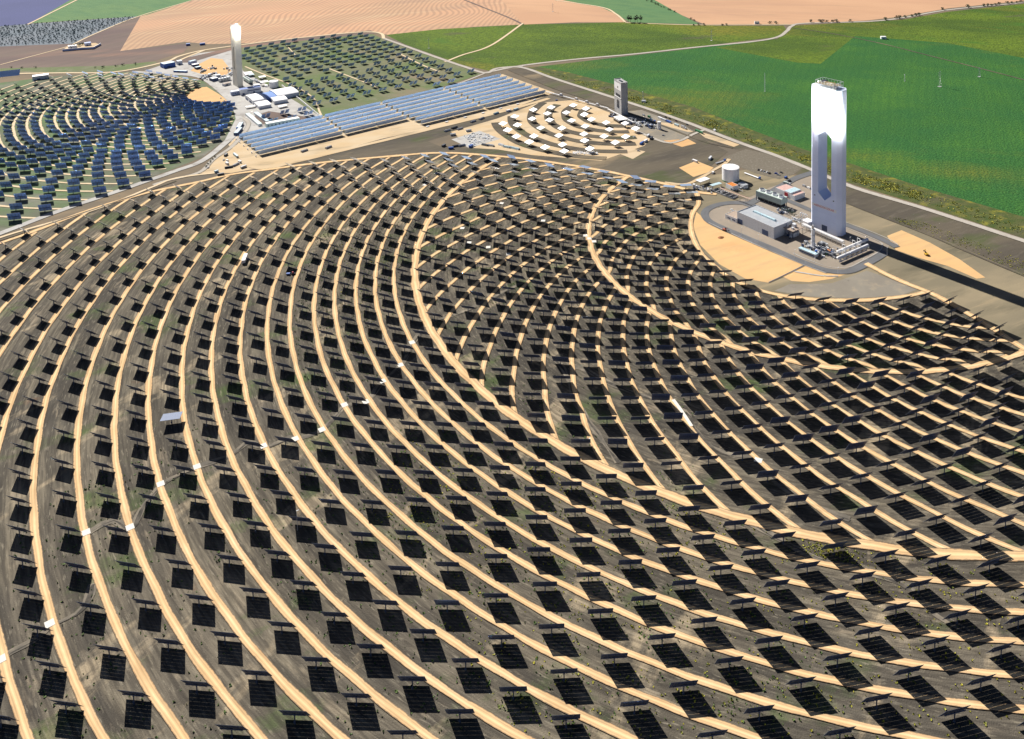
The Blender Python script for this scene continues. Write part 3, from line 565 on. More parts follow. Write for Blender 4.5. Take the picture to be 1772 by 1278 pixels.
def excavator(label, px, to, paint=yellow):
    a, b = G(*px), G(*to); t = thing('excavator', label, 'excavator', a, math.atan2(b.y-a.y, b.x-a.x))
    for s in (-1, 1): MB().box(0, s*1.2, 0, 4.2, .6, .9, 0, 0, .9).build('crawler_track', rubber, t)
    MB().box(-.4, 0, 1.0, 3.6, 2.6, 1.3).build('body', paint, t); MB().box(.7, .7, 2.3, 1.4, 1.1, 1.2, 0, 0, .9).build('cab', glass, t)
    MB().bar((1, -.3, 1.8), (3.4, -.3, 4.6), .28).bar((3.4, -.3, 4.6), (5.6, -.3, 2.4), .2).build('boom', paint, t); MB().box(5.6, -.3, 1.3, .9, 1.1, 1.1, 0, 0, 1.2).build('bucket', dkst, t); return t
def lattice_mast(label, px, h, w=1.6, m=steel, arms=(), name='lattice_mast', cat='pylon', group=None, rz=.4):
    t = thing(name, label, cat, G(*px), rz, group); b = MB(); n = max(4, int(h/3))
    for sx, sy in ((-1, -1), (1, -1), (1, 1), (-1, 1)): b.bar((sx*w/2, sy*w/2, 0), (sx*w*.12, sy*w*.12, h), .11, 0, 4, .07)
    b.build('leg', m, t); b = MB()
    for i in range(n):
        z0, z1 = h*i/n, h*(i+1)/n; a0, a1 = w/2-(w*.38)*i/n, w/2-(w*.38)*(i+1)/n
        for p_, q in (((-a0, -a0), (a1, -a1)), ((a0, -a0), (a1, a1)), ((a0, a0), (-a1, a1)), ((-a0, a0), (-a1, -a1))): b.bar((*p_, z0), (*q, z1), .05)
    b.build('bracing', m, t)
    for z, l in arms: MB().bar((-l, 0, z), (l, 0, z), .12).bar((-l, 0, z), (0, 0, z+1.2), .07).bar((l, 0, z), (0, 0, z+1.2), .07).build('cross_arm', m, t)
    MB().box(0, 0, 0, w*1.3, w*1.3, .3).build('footing', concrete, t); return t
def lamp_mast(label, px, h, group=None):
    t = thing('lamp_mast', label, 'lamp', G(*px), .6, group); MB().bar((0, 0, 0), (0, 0, h), .14, 0, 6, .08).build('pole', offw, t); MB().box(.5, 0, h-.05, 1.6, .4, .2).build('lamp_head', offw, t); return t

# ------------------------------------------------------------------ the white tower of the big field
B_ = G(1445.7, 408.3); dx_ = Vector((.643, -.766, 0)); o_ = B_-dx_*29; TR = math.atan2(-.766, .643); HT = 157.5
tw = thing('solar_tower', 'tall white slab tower with a pointed slot, glaring white at the top', 'tower', o_, TR)
xl, xr, xm, zsb, zab, zst, zat, D_ = 7.5, 23.7, 15.6, 42.0, 35.0, 104.5, 111.5, 17.0
b = MB(); b.xprism([(0, 0), (xl, 0), (xl, HT), (0, HT)], 0, D_); b.xprism([(xr, 0), (30, 0), (30, HT), (xr, HT)], 0, D_)
b.xprism([(xl, 0), (xr, 0), (xr, zsb), (xm, zab), (xl, zsb)], 0, D_); b.xprism([(xl, HT), (xl, zst), (xm, zat), (xr, zst), (xr, HT)], 0, D_)
b.prism([(0, 0), (0, D_), (-3.6, D_-4.5), (-3.6, 4.5)], 0, HT); b.prism([(30, D_), (30, 0), (33.6, 4.5), (33.6, D_-4.5)], 0, HT)
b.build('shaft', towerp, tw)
j = MB()
for z in np.arange(6, HT, 7.5):
    for x0, x1 in ((0, xl), (xr, 30)) if zab-2 < z < zat+2 else ((0, 30),): j.box((x0+x1)/2, -.01, z, x1-x0-.02, .04, .09)
j.build('joint', mat('tower joint', (.60, .66, .8), .8), tw)
MB().box(15, -.04, 25.2, 30, .08, 3.3).build('sign_band', white, tw)
tc_ = bpy.data.curves.new('lettering', 'FONT'); tc_.body = 'ABENGOA SOLAR'; tc_.size = 3.0; tc_.extrude = .02; tc_.align_x = 'CENTER'; tc_.align_y = 'CENTER'; tc_.materials.append(mat('red lettering', (.55, .02, .08), .6))
_l = bpy.data.objects.new('lettering_source', tc_); COL.objects.link(_l); bpy.context.view_layer.update(); lme = bpy.data.meshes.new_from_object(_l.evaluated_get(bpy.context.evaluated_depsgraph_get())); bpy.data.objects.remove(_l)
lt = link('lettering', lme, tw); lt.location = (15, -.11, 26.85); lt.rotation_euler = (math.pi/2, 0, 0); lt.scale = (1.02, 1, 1)
MB().box(15.6, -.05, 1.2, 6.6, .12, 6.2).build('door', louvre, tw); MB().box(3.5, -.05, 37, 1.6, .1, 1.0).build('vent', darkhole, tw); MB().box(26.5, -.05, 37, 1.6, .1, 1.0).build('vent', darkhole, tw)
b = MB()
for z in (1.2, 3.0, 6.6):
    for x0, y0, x1, y1 in ((3, 1.5, 28, 1.5), (3, 15, 28, 15), (3, 1.5, 3, 15), (28, 1.5, 28, 15)): b.bar((x0, y0, HT+z), (x1, y1, HT+z), .22)
for x in np.linspace(3, 28, 8):
    for y in (1.5, 15): b.bar((x, y, HT), (x, y, HT+6.6), .2)
for y in np.linspace(1.5, 15, 4)[1:-1]:
    for x in (3, 28): b.bar((x, y, HT), (x, y, HT+6.6), .2)
b.build('top_cage', offw, tw)
MB().box(15, 8, HT+3.0, 24, 12, .15).build('top_deck', mat('tan deck', (.3, .26, .18), .8), tw)
MB().bar((10, 7, HT+4.6), (22, 9, HT+4.6), .6).bar((22, 9, HT+3.1), (22, 9, HT+5.2), .5).build('hoist', yellow, tw)
MB().box(25, 4, HT, 4, 4, 3.4).box(8, 11, HT+3.2, 5, 4, 2.2).build('equipment_box', dkst, tw)
MB().box(15, .3, HT-.6, 26, .5, 1.2).build('parapet', offw, tw)

# ------------------------------------------------------------------ the big plant
def hall_extra(t, w):
    MB().box(w*.5, 15, 12.15, w*.62, 3.0, 1.6, 0, 0, .92).build('roof_vent', paleroof, t)
    m_ = mat('hall seam', (.50, .52, .55), .6); b = MB()
    for i in range(1, 12): b.box(w*i/12, -.012, .3, .12, .03, 11.4)
    b.build('wall_seam', m_, t)
building('turbine_hall', 'long grey metal hall with a roof vent and two dark doors', (1275.7, 385), (1339, 413.8), 12, 30, offw, greyroof, [(.0, .15, 0, 5.5, louvre), (.69, .85, 0, 6, louvre)], 'hall', .9, extra=hall_extra)
building('annex', 'low annex with a tan roof at the left end of the grey hall', (1255, 377.5), (1275, 386), 4.6, 15, white, tanroof, [(.2, .45, 1.5, 3.0, louvre, 'window'), (.6, .85, 1.5, 3.0, louvre, 'window')])
o, rz, w = frame_of((1308, 346), (1352, 362)); t = thing('cooling_tower', 'white cooling unit with four fan stacks behind the grey hall', 'cooling tower', o, rz)
MB().box(w/2, 6, 5, w, 12, 6.5).build('casing', greenwall, t); b = MB()
for i in range(7):
    for y in (.5, 11.5): b.box(w*i/6*.96+.5, y, 0, .6, .6, 4.998)
b.build('post', dkst, t); MB().box(w/2, 6, 0, w*.97, 11, .8).build('basin', concrete, t); MB().box(w/2, 6, 1, w*.9, 9, 3.5).build('louvre_pack', darkhole, t)
for i in range(4):
    f = MB().cyl(w*(i+.5)/4, 6, 11.504, 3.4, 2.2, 24, 0, 3.0).build('fan_stack', white, t); MB().cyl(w*(i+.5)/4, 6, 13.71, 2.75, .05, 24).build('fan', dkst, f)
o, rz, w = frame_of((1342.5, 334), (1375, 347.5)); t = thing('substation_building', 'white block with pink roof and red recess beyond the fan unit', 'building', o, rz)
for x0, x1, h_ in ((0, .46, 7), (.46, .8, 7.6), (.8, 1, 6)):
    MB().box((x0+x1)/2*w, 9, 0, (x1-x0)*w-.004, 18 if x0 != .46 else 17.6, h_).build('wall', white, t)
    MB().box((x0+x1)/2*w, 9, h_+.004, (x1-x0)*w-.5, 17, .12).build('roof', pinkroof if x0 != .46 else paleroof, t)
MB().box(.56*w, -.06, 0, .17*w, .3, 6).build('recess', red, t)
tank('storage_tank', 'large white cylindrical tank with a green foot band', (1264.3, 311), 10.6, 16.5, white, green)
canopy('canopy', 'flat white canopy on posts left of the big white tank', (1203.5, 318.5), (1212, 322), 5, 17, white); canopy('canopy', 'pale blue canopy between the white canopy and the big tank', (1228, 325), (1233, 327.5), 4, 15, paleroof)
o, rz, w = frame_of((1233, 330), (1268, 344)); t = thing('settling_basin', 'open concrete basin of several pits in front of the big tank', 'basin', o, rz); b = MB()
for x in np.linspace(0, w, 6): b.box(x, 4, 0, .6, 9.4, 1.6)
b.box(w/2, -.9, 0, w+.6, .4, 1.6).box(w/2, 8.9, 0, w+.6, .4, 1.6); b.build('wall', concrete, t); MB().box(w/2, 4, .3, w-.6, 9, .3).build('water', glass, t)
building('pump_house', 'small white hut with an orange flat roof beside the basin', (1256, 324), (1268, 330), 5, 9, white, orange, [(.7, .95, 0, 2.4, louvre)]); building('control_hut', 'blue grey hut in the shadow right of the big tank', (1277, 322), (1287, 327), 4, 7, offw, greyroof, [(.1, .35, 1, 2.6, louvre, 'window'), (.6, .8, 0, 2.4, louvre)])
tank('small_tank', 'slim white vessel at the left edge of the plant by the canopy', (1201, 326), 1.6, 5.5, white, None, 'tank'); tank('small_tank', 'little white tank between the hut and the big tank', (1272, 323), 1.3, 3.2, white, None, 'tank')
# trestle
o, rz, w = frame_of((1245, 336), (1298, 356)); t = thing('pipe_bridge', 'pinkish lattice pipe bridge with yellow pipes leading to the hall', 'pipe bridge', o, rz); b = MB()
n = 14
for y in (0, 2.4):
    for i in range(n):
        x0, x1 = w*i/n, w*(i+1)/n; b.bar((x0, y, 5), (x1, y, 7.4), .1); b.bar((x0, y, 5), (x0, y, 7.4), .1)
    b.bar((0, y, 5), (w, y, 5), .14); b.bar((0, y, 7.4), (w, y, 7.4), .14)
b.build('lattice', mat('pink grey steel', (.42, .32, .32), .6), t)
for i in range(5): MB().bar((w*(i+.3)/5, 0, 0), (w*(i+.3)/5, 0, 5), .16).bar((w*(i+.3)/5, 2.4, 0), (w*(i+.3)/5, 2.4, 5), .16).build('leg', steel, t)
MB().bar((0, .5, 7.7), (w, .5, 7.7), .2, 0, 8).build('pipe', yellow, t); MB().bar((0, 1.2, 7.7), (w, 1.2, 7.7), .25, 0, 8).build('pipe', steel, t); MB().bar((0, 1.9, 7.7), (w, 1.9, 7.7), .22, 0, 8).build('pipe', red, t)
# chimney, racks, drums, platform
t = thing('vent_stack', 'slender white stack standing in front of the white tower', 'stack', G(1406.5, 430)); MB().cyl(0, 0, 0, 1.7, 21, 20).build('shell', white, t); MB().cyl(0, 0, 21.003, 1.2, 4.2, 16).build('outlet', silver, t); b = MB()
for z in (8, 15, 20.6): b.cyl(0, 0, z, 2.4, .15, 16)
b.build('platform_ring', steel, t); MB().box(2.0, 0, 0, .5, .5, 20).build('ladder', steel, t)
o, rz, w = frame_of((1387, 396), (1457, 427)); t = thing('pipe_rack', 'long rack of white steam pipes along the foot of the tower', 'pipe rack', o, rz); b = MB()
for i in range(9):
    x = w*i/8
    for y in (0, 4.4): b.bar((x, y, 0), (x, y, 5.2), .18)
    for z in (3.2, 5.2): b.bar((x, 0, z), (x, 4.4, z), .15)
for y in (0, 4.4):
    for z in (3.2, 5.2): b.bar((0, y, z), (w, y, z), .14)
b.build('steelwork', steel, t)
for y, z, r_ in ((.8, 5.75, .4), (2.2, 5.75, .4), (3.5, 5.65, .3), (1.2, 3.7, .3), (3, 3.7, .35)): MB().bar((0, y, z), (w, y, z), r_, 0, 10).build('pipe', white, t)
o, rz, w = frame_of((1449.4, 443), (1501, 421)); dr = thing('steam_drum', 'upper one of two long white steam drums right of the tower foot', 'steam drum', o, rz, 'long steam drums by the tower')
def drum(t, w):
    r_, z = 1.6, 4.4; MB().bar((0, 0, z), (w, 0, z), r_, 0, 20).bar((-.9, 0, z), (0, 0, z), .9, 0, 20, r_).bar((w, 0, z), (w+.9, 0, z), r_, 0, 20, .9).build('shell', white, t, smooth=False)
    for i in range(6): MB().box(w*(i+.5)/6, 0, 0, .7, 2.4, 3.2).build('saddle', concrete, t)
    b = MB()
    for i in (1, 3, 4): x = w*(i+.5)/6; b.bar((x, 0, z+1.4), (x, 0, z+3.6), .28, 0, 8).bar((x, 0, z+3.6), (x, 3.5, z+3.6), .28, 0, 8).bar((x, 3.5, z+3.6), (x, 3.5, 0), .28, 0, 8)
    b.build('riser_pipe', white, t); MB().bar((-.5, -2.2, 1.6), (w*.9, -2.2, 1.6), .5, 0, 10).build('lower_pipe', silver, t)
drum(dr, w); o2, rz2, w2 = frame_of((1449.6, 454), (1512, 427)); d2 = copy_tree(dr); d2.location = o2; d2.rotation_euler = (0, 0, rz2); d2['label'] = 'lower one of two long white steam drums, nearer the asphalt bend'
o, rz, w = frame_of((1352, 405), (1372, 414)); t = thing('steel_platform', 'open steel platform with a tan deck between grey hall and tower', 'platform', o, rz); b = MB()
for i in range(4):
    for y in (0, 8, 16): b.bar((w*i/3, y, 0), (w*i/3, y, 8.5), .25)
b.build('column', dkst, t); MB().box(w/2, 8, 8.5, w+1.5, 17.5, .35).build('deck', tanroof, t); b = MB()
for (x, y, h_, s_) in ((3, 5, 2.5, 3), (9, 10, 3.2, 4), (12, 4, 2, 2.5), (6, 13, 2.2, 3)): b.box(x, y, 8.86, s_, s_*.8, h_)
b.build('equipment_box', offw, t); b = MB()
for z in (9.4, 10): b.bar((0, 0, z), (w, 0, z), .05).bar((w, 0, z), (w, 16, z), .05)
b.build('railing', steel, t); MB().box(w*.5, 8, 0, w*.7, 9, 4.5).build('machine_room', offw, t)
building('transformer_house', 'small bright white box right behind the grey hall', (1387, 389), (1398, 394), 5.5, 9, white, white, cat='hut')
o, rz, w = frame_of((1382, 435), (1411, 447)); t = thing('long_trailer', 'long shed with a pale blue roof in front of the stack', 'trailer', o, rz); MB().box(w/2, 2, .6, w, 4, 3.2).build('body', offw, t); MB().box(w/2, 2, 3.804, w+.6, 4.8, .3).build('roof', paleroof, t); MB().box(w/2, -.03, 1.2, w*.9, .06, 1.4).build('window_band', louvre, t)
tank('blue_tank', 'small blue and white vessel at the right end of the pale trailer', (1412.5, 442), 1.3, 5.5, bluep, None, 'tank')
t = thing('generator', 'orange capsule shaped machine among dark equipment near the drums', 'generator', G(1434, 436), rz); MB().bar((-2.2, 0, 1.7), (2.2, 0, 1.7), 1.2, 0, 14).build('casing', orange, t); MB().box(0, 0, 0, 4, 2, .6).build('skid', dkst, t)
for k, (px_, m_, lb, sz) in enumerate((((1421, 428), dkst, 'dark square condenser block behind the orange machine', (6, 5, 5)), ((1429, 440), green, 'low green pump skid in front of the orange machine', (3.4, 2, 1.6)), ((1441, 441), white, 'white valve box left of the upper steam drum', (2.5, 2.5, 2.4)), ((1395, 421), offw, 'grey cabinet under the pipe rack near the stack', (4, 2.5, 2.6)), ((1426, 424), offw, 'pale long box under the pipe rack beyond the orange machine', (8, 2.6, 3)), ((1444, 446), concrete, 'concrete block at the end of the lower steam drum', (3, 3, 1.4)))):
    t = thing('equipment_block', lb, 'equipment', G(*px_), rz); MB().box(0, 0, 0, sz[0], sz[1], sz[2]).build('casing', m_, t); MB().box(0, 0, sz[2]+.003, sz[0]*.6, sz[1]*.6, .5).build('lid', steel, t); MB().bar((sz[0]/2, 0, sz[2]*.5), (sz[0]/2+1.5, 0, sz[2]*.5), .18, 0, 8).bar((sz[0]/2+1.5, 0, sz[2]*.5), (sz[0]/2+1.5, 0, 0), .18, 0, 8).build('pipe', steel, t)
for k, (px_, h_, lb) in enumerate((((1471, 423), 8, 'lamp mast inside the tower shadow beside the drums'), ((1535, 443), 9, 'lamp mast at the outer asphalt bend'), ((1375, 447), 9, 'lamp mast on the asphalt kerb below the pale trailer'), ((1409, 462), 9, 'lamp mast on the outer kerb of the road below the drums'), ((1450, 478), 9, 'lamp mast at the lowest point of the asphalt road'), ((1283, 407), 9, 'lamp mast on the road kerb by the grey hall left door'), ((1312, 420), 9, 'lamp mast on the road kerb by the grey hall middle'))): lamp_mast(lb, px_, h_)
t = thing('fan_unit', 'white round fan ducts right of the dark pipes behind the hall', 'ducts', G(1385, 374), rz)
for i in range(3): MB().bar((i*3, 0, 0), (i*3, 0, 4), .5, 0, 10).bar((i*3, 0, 4), (i*3+1.5, 0, 5), .5, 0, 10).bar((i*3+1.5, 0, 5), (i*3+3, 0, 3.6), .5, 0, 10).build('duct', white, t)
t = thing('pipe_manifold', 'dark green tangle of pipes and valves behind the hall roof', 'pipework', *frame_of((1352, 363), (1380, 376))[:2])
for i in range(10): MB().bar((i*2.2, 0, 0), (i*2.2, 0, 2.5+(i % 3)), .35, 0, 8).bar((i*2.2, 0, 2+(i % 3)), (i*2.2+2, 2, 2+(i % 3)), .3, 0, 8).build('valve_pipe', mat('dark green pipe', (.03, .08, .05), .5), t)

# ------------------------------------------------------------------ fords, gullies and tufts in the big field
def gully(px, w, m, z=.12): return road('gully', px, w, m, z-.2, .6, 4)
m_gul = gmat('washed pale soil', [((.30, .26, .2), .08, .55, .1, 0, 1, .7), ((.11, .10, .085), .12, .5, .1, 0, 1, .9)], (.19, .165, .13)); m_wet = gmat('dark gully bed', [((.16, .14, .115), .15, .55, .1, 0, 1, .7)], (.06, .055, .048))
for ln in ([(-20, 1155), (20, 1128), (60, 1108), (92, 1082), (130, 1062), (150, 1040), (160, 1010)], [(140, 935), (160, 918), (195, 900), (228, 912), (250, 872), (280, 838), (310, 822), (342, 808), (395, 790), (430, 765), (457, 773), (500, 758), (512, 760), (557, 745), (580, 720), (596, 702), (634, 695), (662, 661), (693, 632), (714, 594), (742, 560), (800, 540), (850, 516), (905, 488)],
           [(985, 640), (1005, 636), (1060, 665), (1120, 688), (1185, 714), (1200, 740), (1228, 770), (1270, 790), (1312, 795), (1340, 830), (1400, 870), (1470, 900)], [(940, 610), (975, 640), (1000, 700), (1040, 760), (1070, 800)], [(1300, 905), (1400, 960), (1480, 985), (1560, 1010), (1620, 1060), (1700, 1110)], [(1020, 413), (1060, 398), (1100, 410)]):
    gully(ln, 4.2, m_gul); gully([(x+1.5, y+1.2) for x, y in ln], 1.3, m_wet, .13)
fl = []
for q in [(86, 1080), (278, 838), (341, 808), (456, 772), (511, 760), (557, 744), (596, 701), (633, 696), (662, 660), (693, 632), (713, 593), (149, 922), (225, 913), (1, 1142), (1020, 413), (1013, 408), (1028, 418), (1312, 797), (800, 395), (880, 440), (812, 420), (845, 428), (755, 300), (735, 320), (868, 352), (940, 382)]:
    g = G(*q)-T20; r_, a_ = math.hypot(g.x, g.y), math.atan2(g.x, -g.y); fl.append(([Vector((T20.x+r_*math.sin(a_+t/r_), T20.y-r_*math.cos(a_+t/r_), 0)) for t in (-2.6, -1, 1, 2.6)], 4.6))
strip_mesh('concrete_ford', fl, gmat('white ford concrete', [((.6, .58, .54), .3, .5, .1, 0, 1, .6)], (.66, .64, .59)), Z*6)
road('concrete_ford', [(1165, 692), (1180, 712), (1197, 738)], 2.6, MATS['white ford concrete'], Z*6)
TRK = np.array([Rg-OFF[z_] for z_ in (1, 2, 3) for Rg in RINGS[z_]]+[445.5, 264])
def tufts(name, regions, m, smin, smax, seed, leaves=4, ident='thing'):
    r_ = np.random.default_rng(seed); V = []; Fc = []
    for poly, n, gap in regions:
        xs = [p_[0] for p_ in poly]; ys = [p_[1] for p_ in poly]; gp = np.array([[*G(min(max(x, -300), 2100), y)][:2] for x, y in poly])
        lo, hi = gp.min(0), gp.max(0); made = 0; tries = 0
        cl = r_.uniform(lo, hi, (max(12, n//12), 2))
        while made < n and tries < 40:
            tries += 1; c = np.where(r_.random((n, 1)) < .45, r_.uniform(lo, hi, (n, 2)), cl[r_.integers(0, len(cl), n)]+r_.normal(0, gap, (n, 2))); X = np.concatenate([c, np.zeros((n, 1))], 1); c = c[inpoly(Pn(X), poly)][:n-made]; made += len(c)
            if ident == 'field' and len(c):
                d_ = c-np.array([[T20.x, T20.y]]); rad_ = np.hypot(d_[:, 0], d_[:, 1]); tha = np.degrees(np.arctan2(d_[:, 0], -d_[:, 1])); rn = rad_/(1+swarp(tha, rad_)); c = c[np.min(np.abs(rn[:, None]-TRK[None]), 1) > 3.4]
            for x, y in c:
                s_ = r_.uniform(smin, smax)
                for k in range(leaves):
                    a = r_.uniform(0, 6.28); e = r_.uniform(.3, 1.2); d = np.array([math.cos(a)*math.cos(e), math.sin(a)*math.cos(e), math.sin(e)])*s_; w = np.array([-math.sin(a), math.cos(a), 0])*s_*.45; o = np.array([x, y, .05]); b = len(V)
                    V.extend([tuple(o-w*.3), tuple(o+w*.3), tuple(o+d*.6+w), tuple(o+d), tuple(o+d*.6-w)]); Fc.append((b, b+1, b+2, b+3, b+4))
    me = bpy.data.meshes.new(name); me.from_pydata(V, [], Fc); me.materials.append(m); me.update(); return tag(link(name, me), kind='stuff')
leafm = mat('weed leaves', (.10, .16, .03), .8, col2=(.05, .10, .02), scale=.08); leafy = mat('yellow flower weeds', (.42, .38, .03), .8, col2=(.14, .18, .03), scale=.1)
tag(tufts('green_weeds', [([(540, 380), (640, 320), (760, 300), (740, 380), (700, 470), (640, 700), (560, 720), (500, 600), (520, 480)], 3200, 8), ([(740, 400), (900, 330), (1100, 420), (1000, 560), (780, 560)], 700, 6), ([(400, 850), (700, 720), (1300, 900), (1500, 1278), (600, 1278)], 2400, 12), ([(800, 560), (1200, 600), (1200, 900), (900, 880)], 400, 8), ([(20, 1278), (20, 900), (400, 700), (400, 1278)], 700, 12)], leafm, .45, 1.1, 3, ident='field'), 'low green weeds growing in clumps between the rows', 'weeds')
tag(tufts('yellow_weeds', [([(700, 760), (1250, 880), (1772, 1000), (1772, 1278), (900, 1278), (640, 900)], 2600, 10), ([(1380, 925), (1500, 955), (1490, 985), (1400, 965)], 220, 5), ([(560, 420), (680, 420), (660, 620), (560, 640)], 350, 6), ([(1520, 372), (1640, 418), (1772, 475), (1772, 450), (1600, 385)], 500, 6)], leafy, .4, 1.0, 4, ident='field'), 'yellow flowering weeds dotted over the lower field', 'weeds')
tag(tufts('verge_weeds', [([(940, 122), (1060, 152), (1200, 195), (1300, 234), (1400, 268), (1480, 296), (1640, 345), (1772, 392), (1772, 408), (1600, 350), (1480, 315), (1340, 262), (1200, 208), (1050, 160)], 2200, 7)], leafy, .7, 1.6, 6), 'band of yellow weeds between road and green crop', 'weeds')

# ------------------------------------------------------------------ the small tower and its mirrors
o, rz, w = frame_of((1063.5, 191), (1075.5, 199.5)); t = thing('test_tower', 'grey concrete tower with square openings and an oval slot', 'tower', o, rz); HE = 50; DE = 11; x0, x1 = w*.34, w*.72
b = MB(); b.xprism([(0, 0), (x0, 0), (x0, HE), (0, HE)], 0, DE); b.xprism([(x1, 0), (w, 0), (w, HE), (x1, HE)], 0, DE); b.xprism([(x0, 0), (x1, 0), (x1, 9), ((x0+x1)/2, 6.5), (x0, 9)], 0, DE); b.xprism([(x0, HE), (x0, 20), ((x0+x1)/2, 22.5), (x1, 20), (x1, HE)], 0, DE); b.build('shaft', concrete, t)
MB().box(w/2, -.05, 37.5, w*.94, .12, 10.5).build('white_panel', white, t); MB().box(w*.52, -.14, 40, 2.8, .1, 3).build('opening', darkhole, t); MB().box(w*.55, -.1, 27, w*.62, .25, 4).build('opening', darkhole, t); MB().box(w*.5, -.3, 25.5, w*.9, .6, .5).build('ledge', white, t)
b = MB(); b.box(w/2, .3, HE, w, .6, 1.2).box(w/2, DE-.3, HE, w, .6, 1.2).box(.3, DE/2, HE, .6, DE-1.21, 1.2).box(w-.3, DE/2, HE, .6, DE-1.21, 1.2); b.build('parapet', concrete, t); MB().box(w*.5, DE*.5, HE+.01, w*.4, DE*.3, 1).build('roof_hatch', dkst, t)
j = MB()
for z in range(5, 50, 5): j.box(w+.01, DE/2, z, .06, DE-.1, .15)
j.build('joint', mat('dark joint', (.3, .3, .31), .9), t)
EU = [(x/9.83+840, y/9.83+160) for x, y in [(815, 290), (1120, 250), (1495, 215), (500, 405), (795, 445), (1055, 355), (1375, 340), (300, 525), (380, 635), (545, 550), (1090, 465), (1465, 475), (940, 600), (1300, 605), (525, 745), (825, 740), (745, 840), (1250, 730), (1015, 930), (1310, 885), (1340, 995)]]+[(x/8.86+980, y/8.86+160) for x, y in [(300, 245), (275, 335), (385, 410), (610, 460), (900, 470), (290, 515), (660, 565), (1060, 550), (270, 635), (580, 670), (910, 675), (280, 735), (750, 765), (360, 860)]]
eu = make_heliostat('white_heliostat', offw, 'bright mirror lying nearly flat in the curved rows before the grey tower', 'heliostat', 'bright mirrors before the grey tower', 11.6, 8.6, 4, 7)
for c_ in eu.children:
    if c_.name.startswith('mirror'): c_.data.materials[0] = mat('glare mirror', (.85, .86, .87), .36, .85, col2=(.8, .81, .82))  # sun glare put into the finish: rougher and paler so the mirrors read white
for i, q in enumerate(EU):
    g = G(*q, PIV); v = (Vector((0, 0, H_))-g).normalized(); n = (SUN+v).normalized(); n = (n+Vector((random.gauss(0, .03), random.gauss(0, .03), 1.15+random.gauss(0, .1)))).normalized(); place(eu, i > 0, (g.x, g.y), math.atan2(n.x, -n.y)+random.gauss(0, .05), math.acos(n.z))
EC = G(1071, 197); le = []
for R_ in (58, 84, 110, 136, 166, 192):
    a = np.radians(np.arange(-135, 12, 3)); X = np.stack([EC.x+R_*np.sin(a), EC.y-R_*np.cos(a), 0*a], 1); ins = inpoly(Pn(X), [(820, 225), (940, 176), (1060, 190), (1100, 235), (1110, 255), (1040, 280), (860, 270)]); le.append(([Vector(x) for x, i in zip(X, ins) if i], 13))
strip_mesh('row_soil', [l for l in le if len(l[0]) > 2], m_dark, Z*5, .5)
canopy('canopy', 'flat white pavilion roof just before the grey tower', (1061, 207), (1072, 214), 5, 14, white); building('pavilion', 'glass box under the white pavilion roof', (1062, 208), (1071, 213.6), 3.6, 11, glass, offw, cat='building', parapet=0)
o, rz, w = frame_of((1052, 193), (1105, 221)); t = thing('pipe_rack', 'long white pipe duct running past the foot of the grey tower', 'pipe rack', o, rz); MB().box(w*.42, 0, 4, w*.84, 1.6, 1.2).build('duct', white, t)
for i in range(9): MB().bar((w*i/8, 0, 0), (w*i/8, 0, 4), .2).build('leg', steel, t)
o, rz, w = frame_of((945, 161), (1052, 190)); t = thing('pipe_rack', 'white pipe line on frames from the blue troughs to the grey tower', 'pipe rack', o, rz); MB().box(w*.5, 0, 2.6, w, 1.1, .5).bar((0, 1, 3.2), (w, 1, 3.2), .3, 0, 8).build('duct', white, t)
for i in range(14): MB().bar((w*i/13, 0, 0), (w*i/13, 0, 2.6), .2).build('leg', steel, t)
for i in (3, 6, 8, 10): MB().box(w*i/12, .5, 2.6, 4, 3, 3.4).build('valve_frame', offw, t)
tank('gas_tank', 'slim tall white tank beyond the white mirrors', (1141, 223.5), 2.6, 11.5, white, None, 'tank')
t = thing('vaporiser', 'bank of thin grey tubes beside the slim white tank', 'vaporiser', G(1132, 222), .2)
for i in range(6): MB().box(i*1.5, 0, 0, .5, 1.2, 6).build('fin', silver, t)
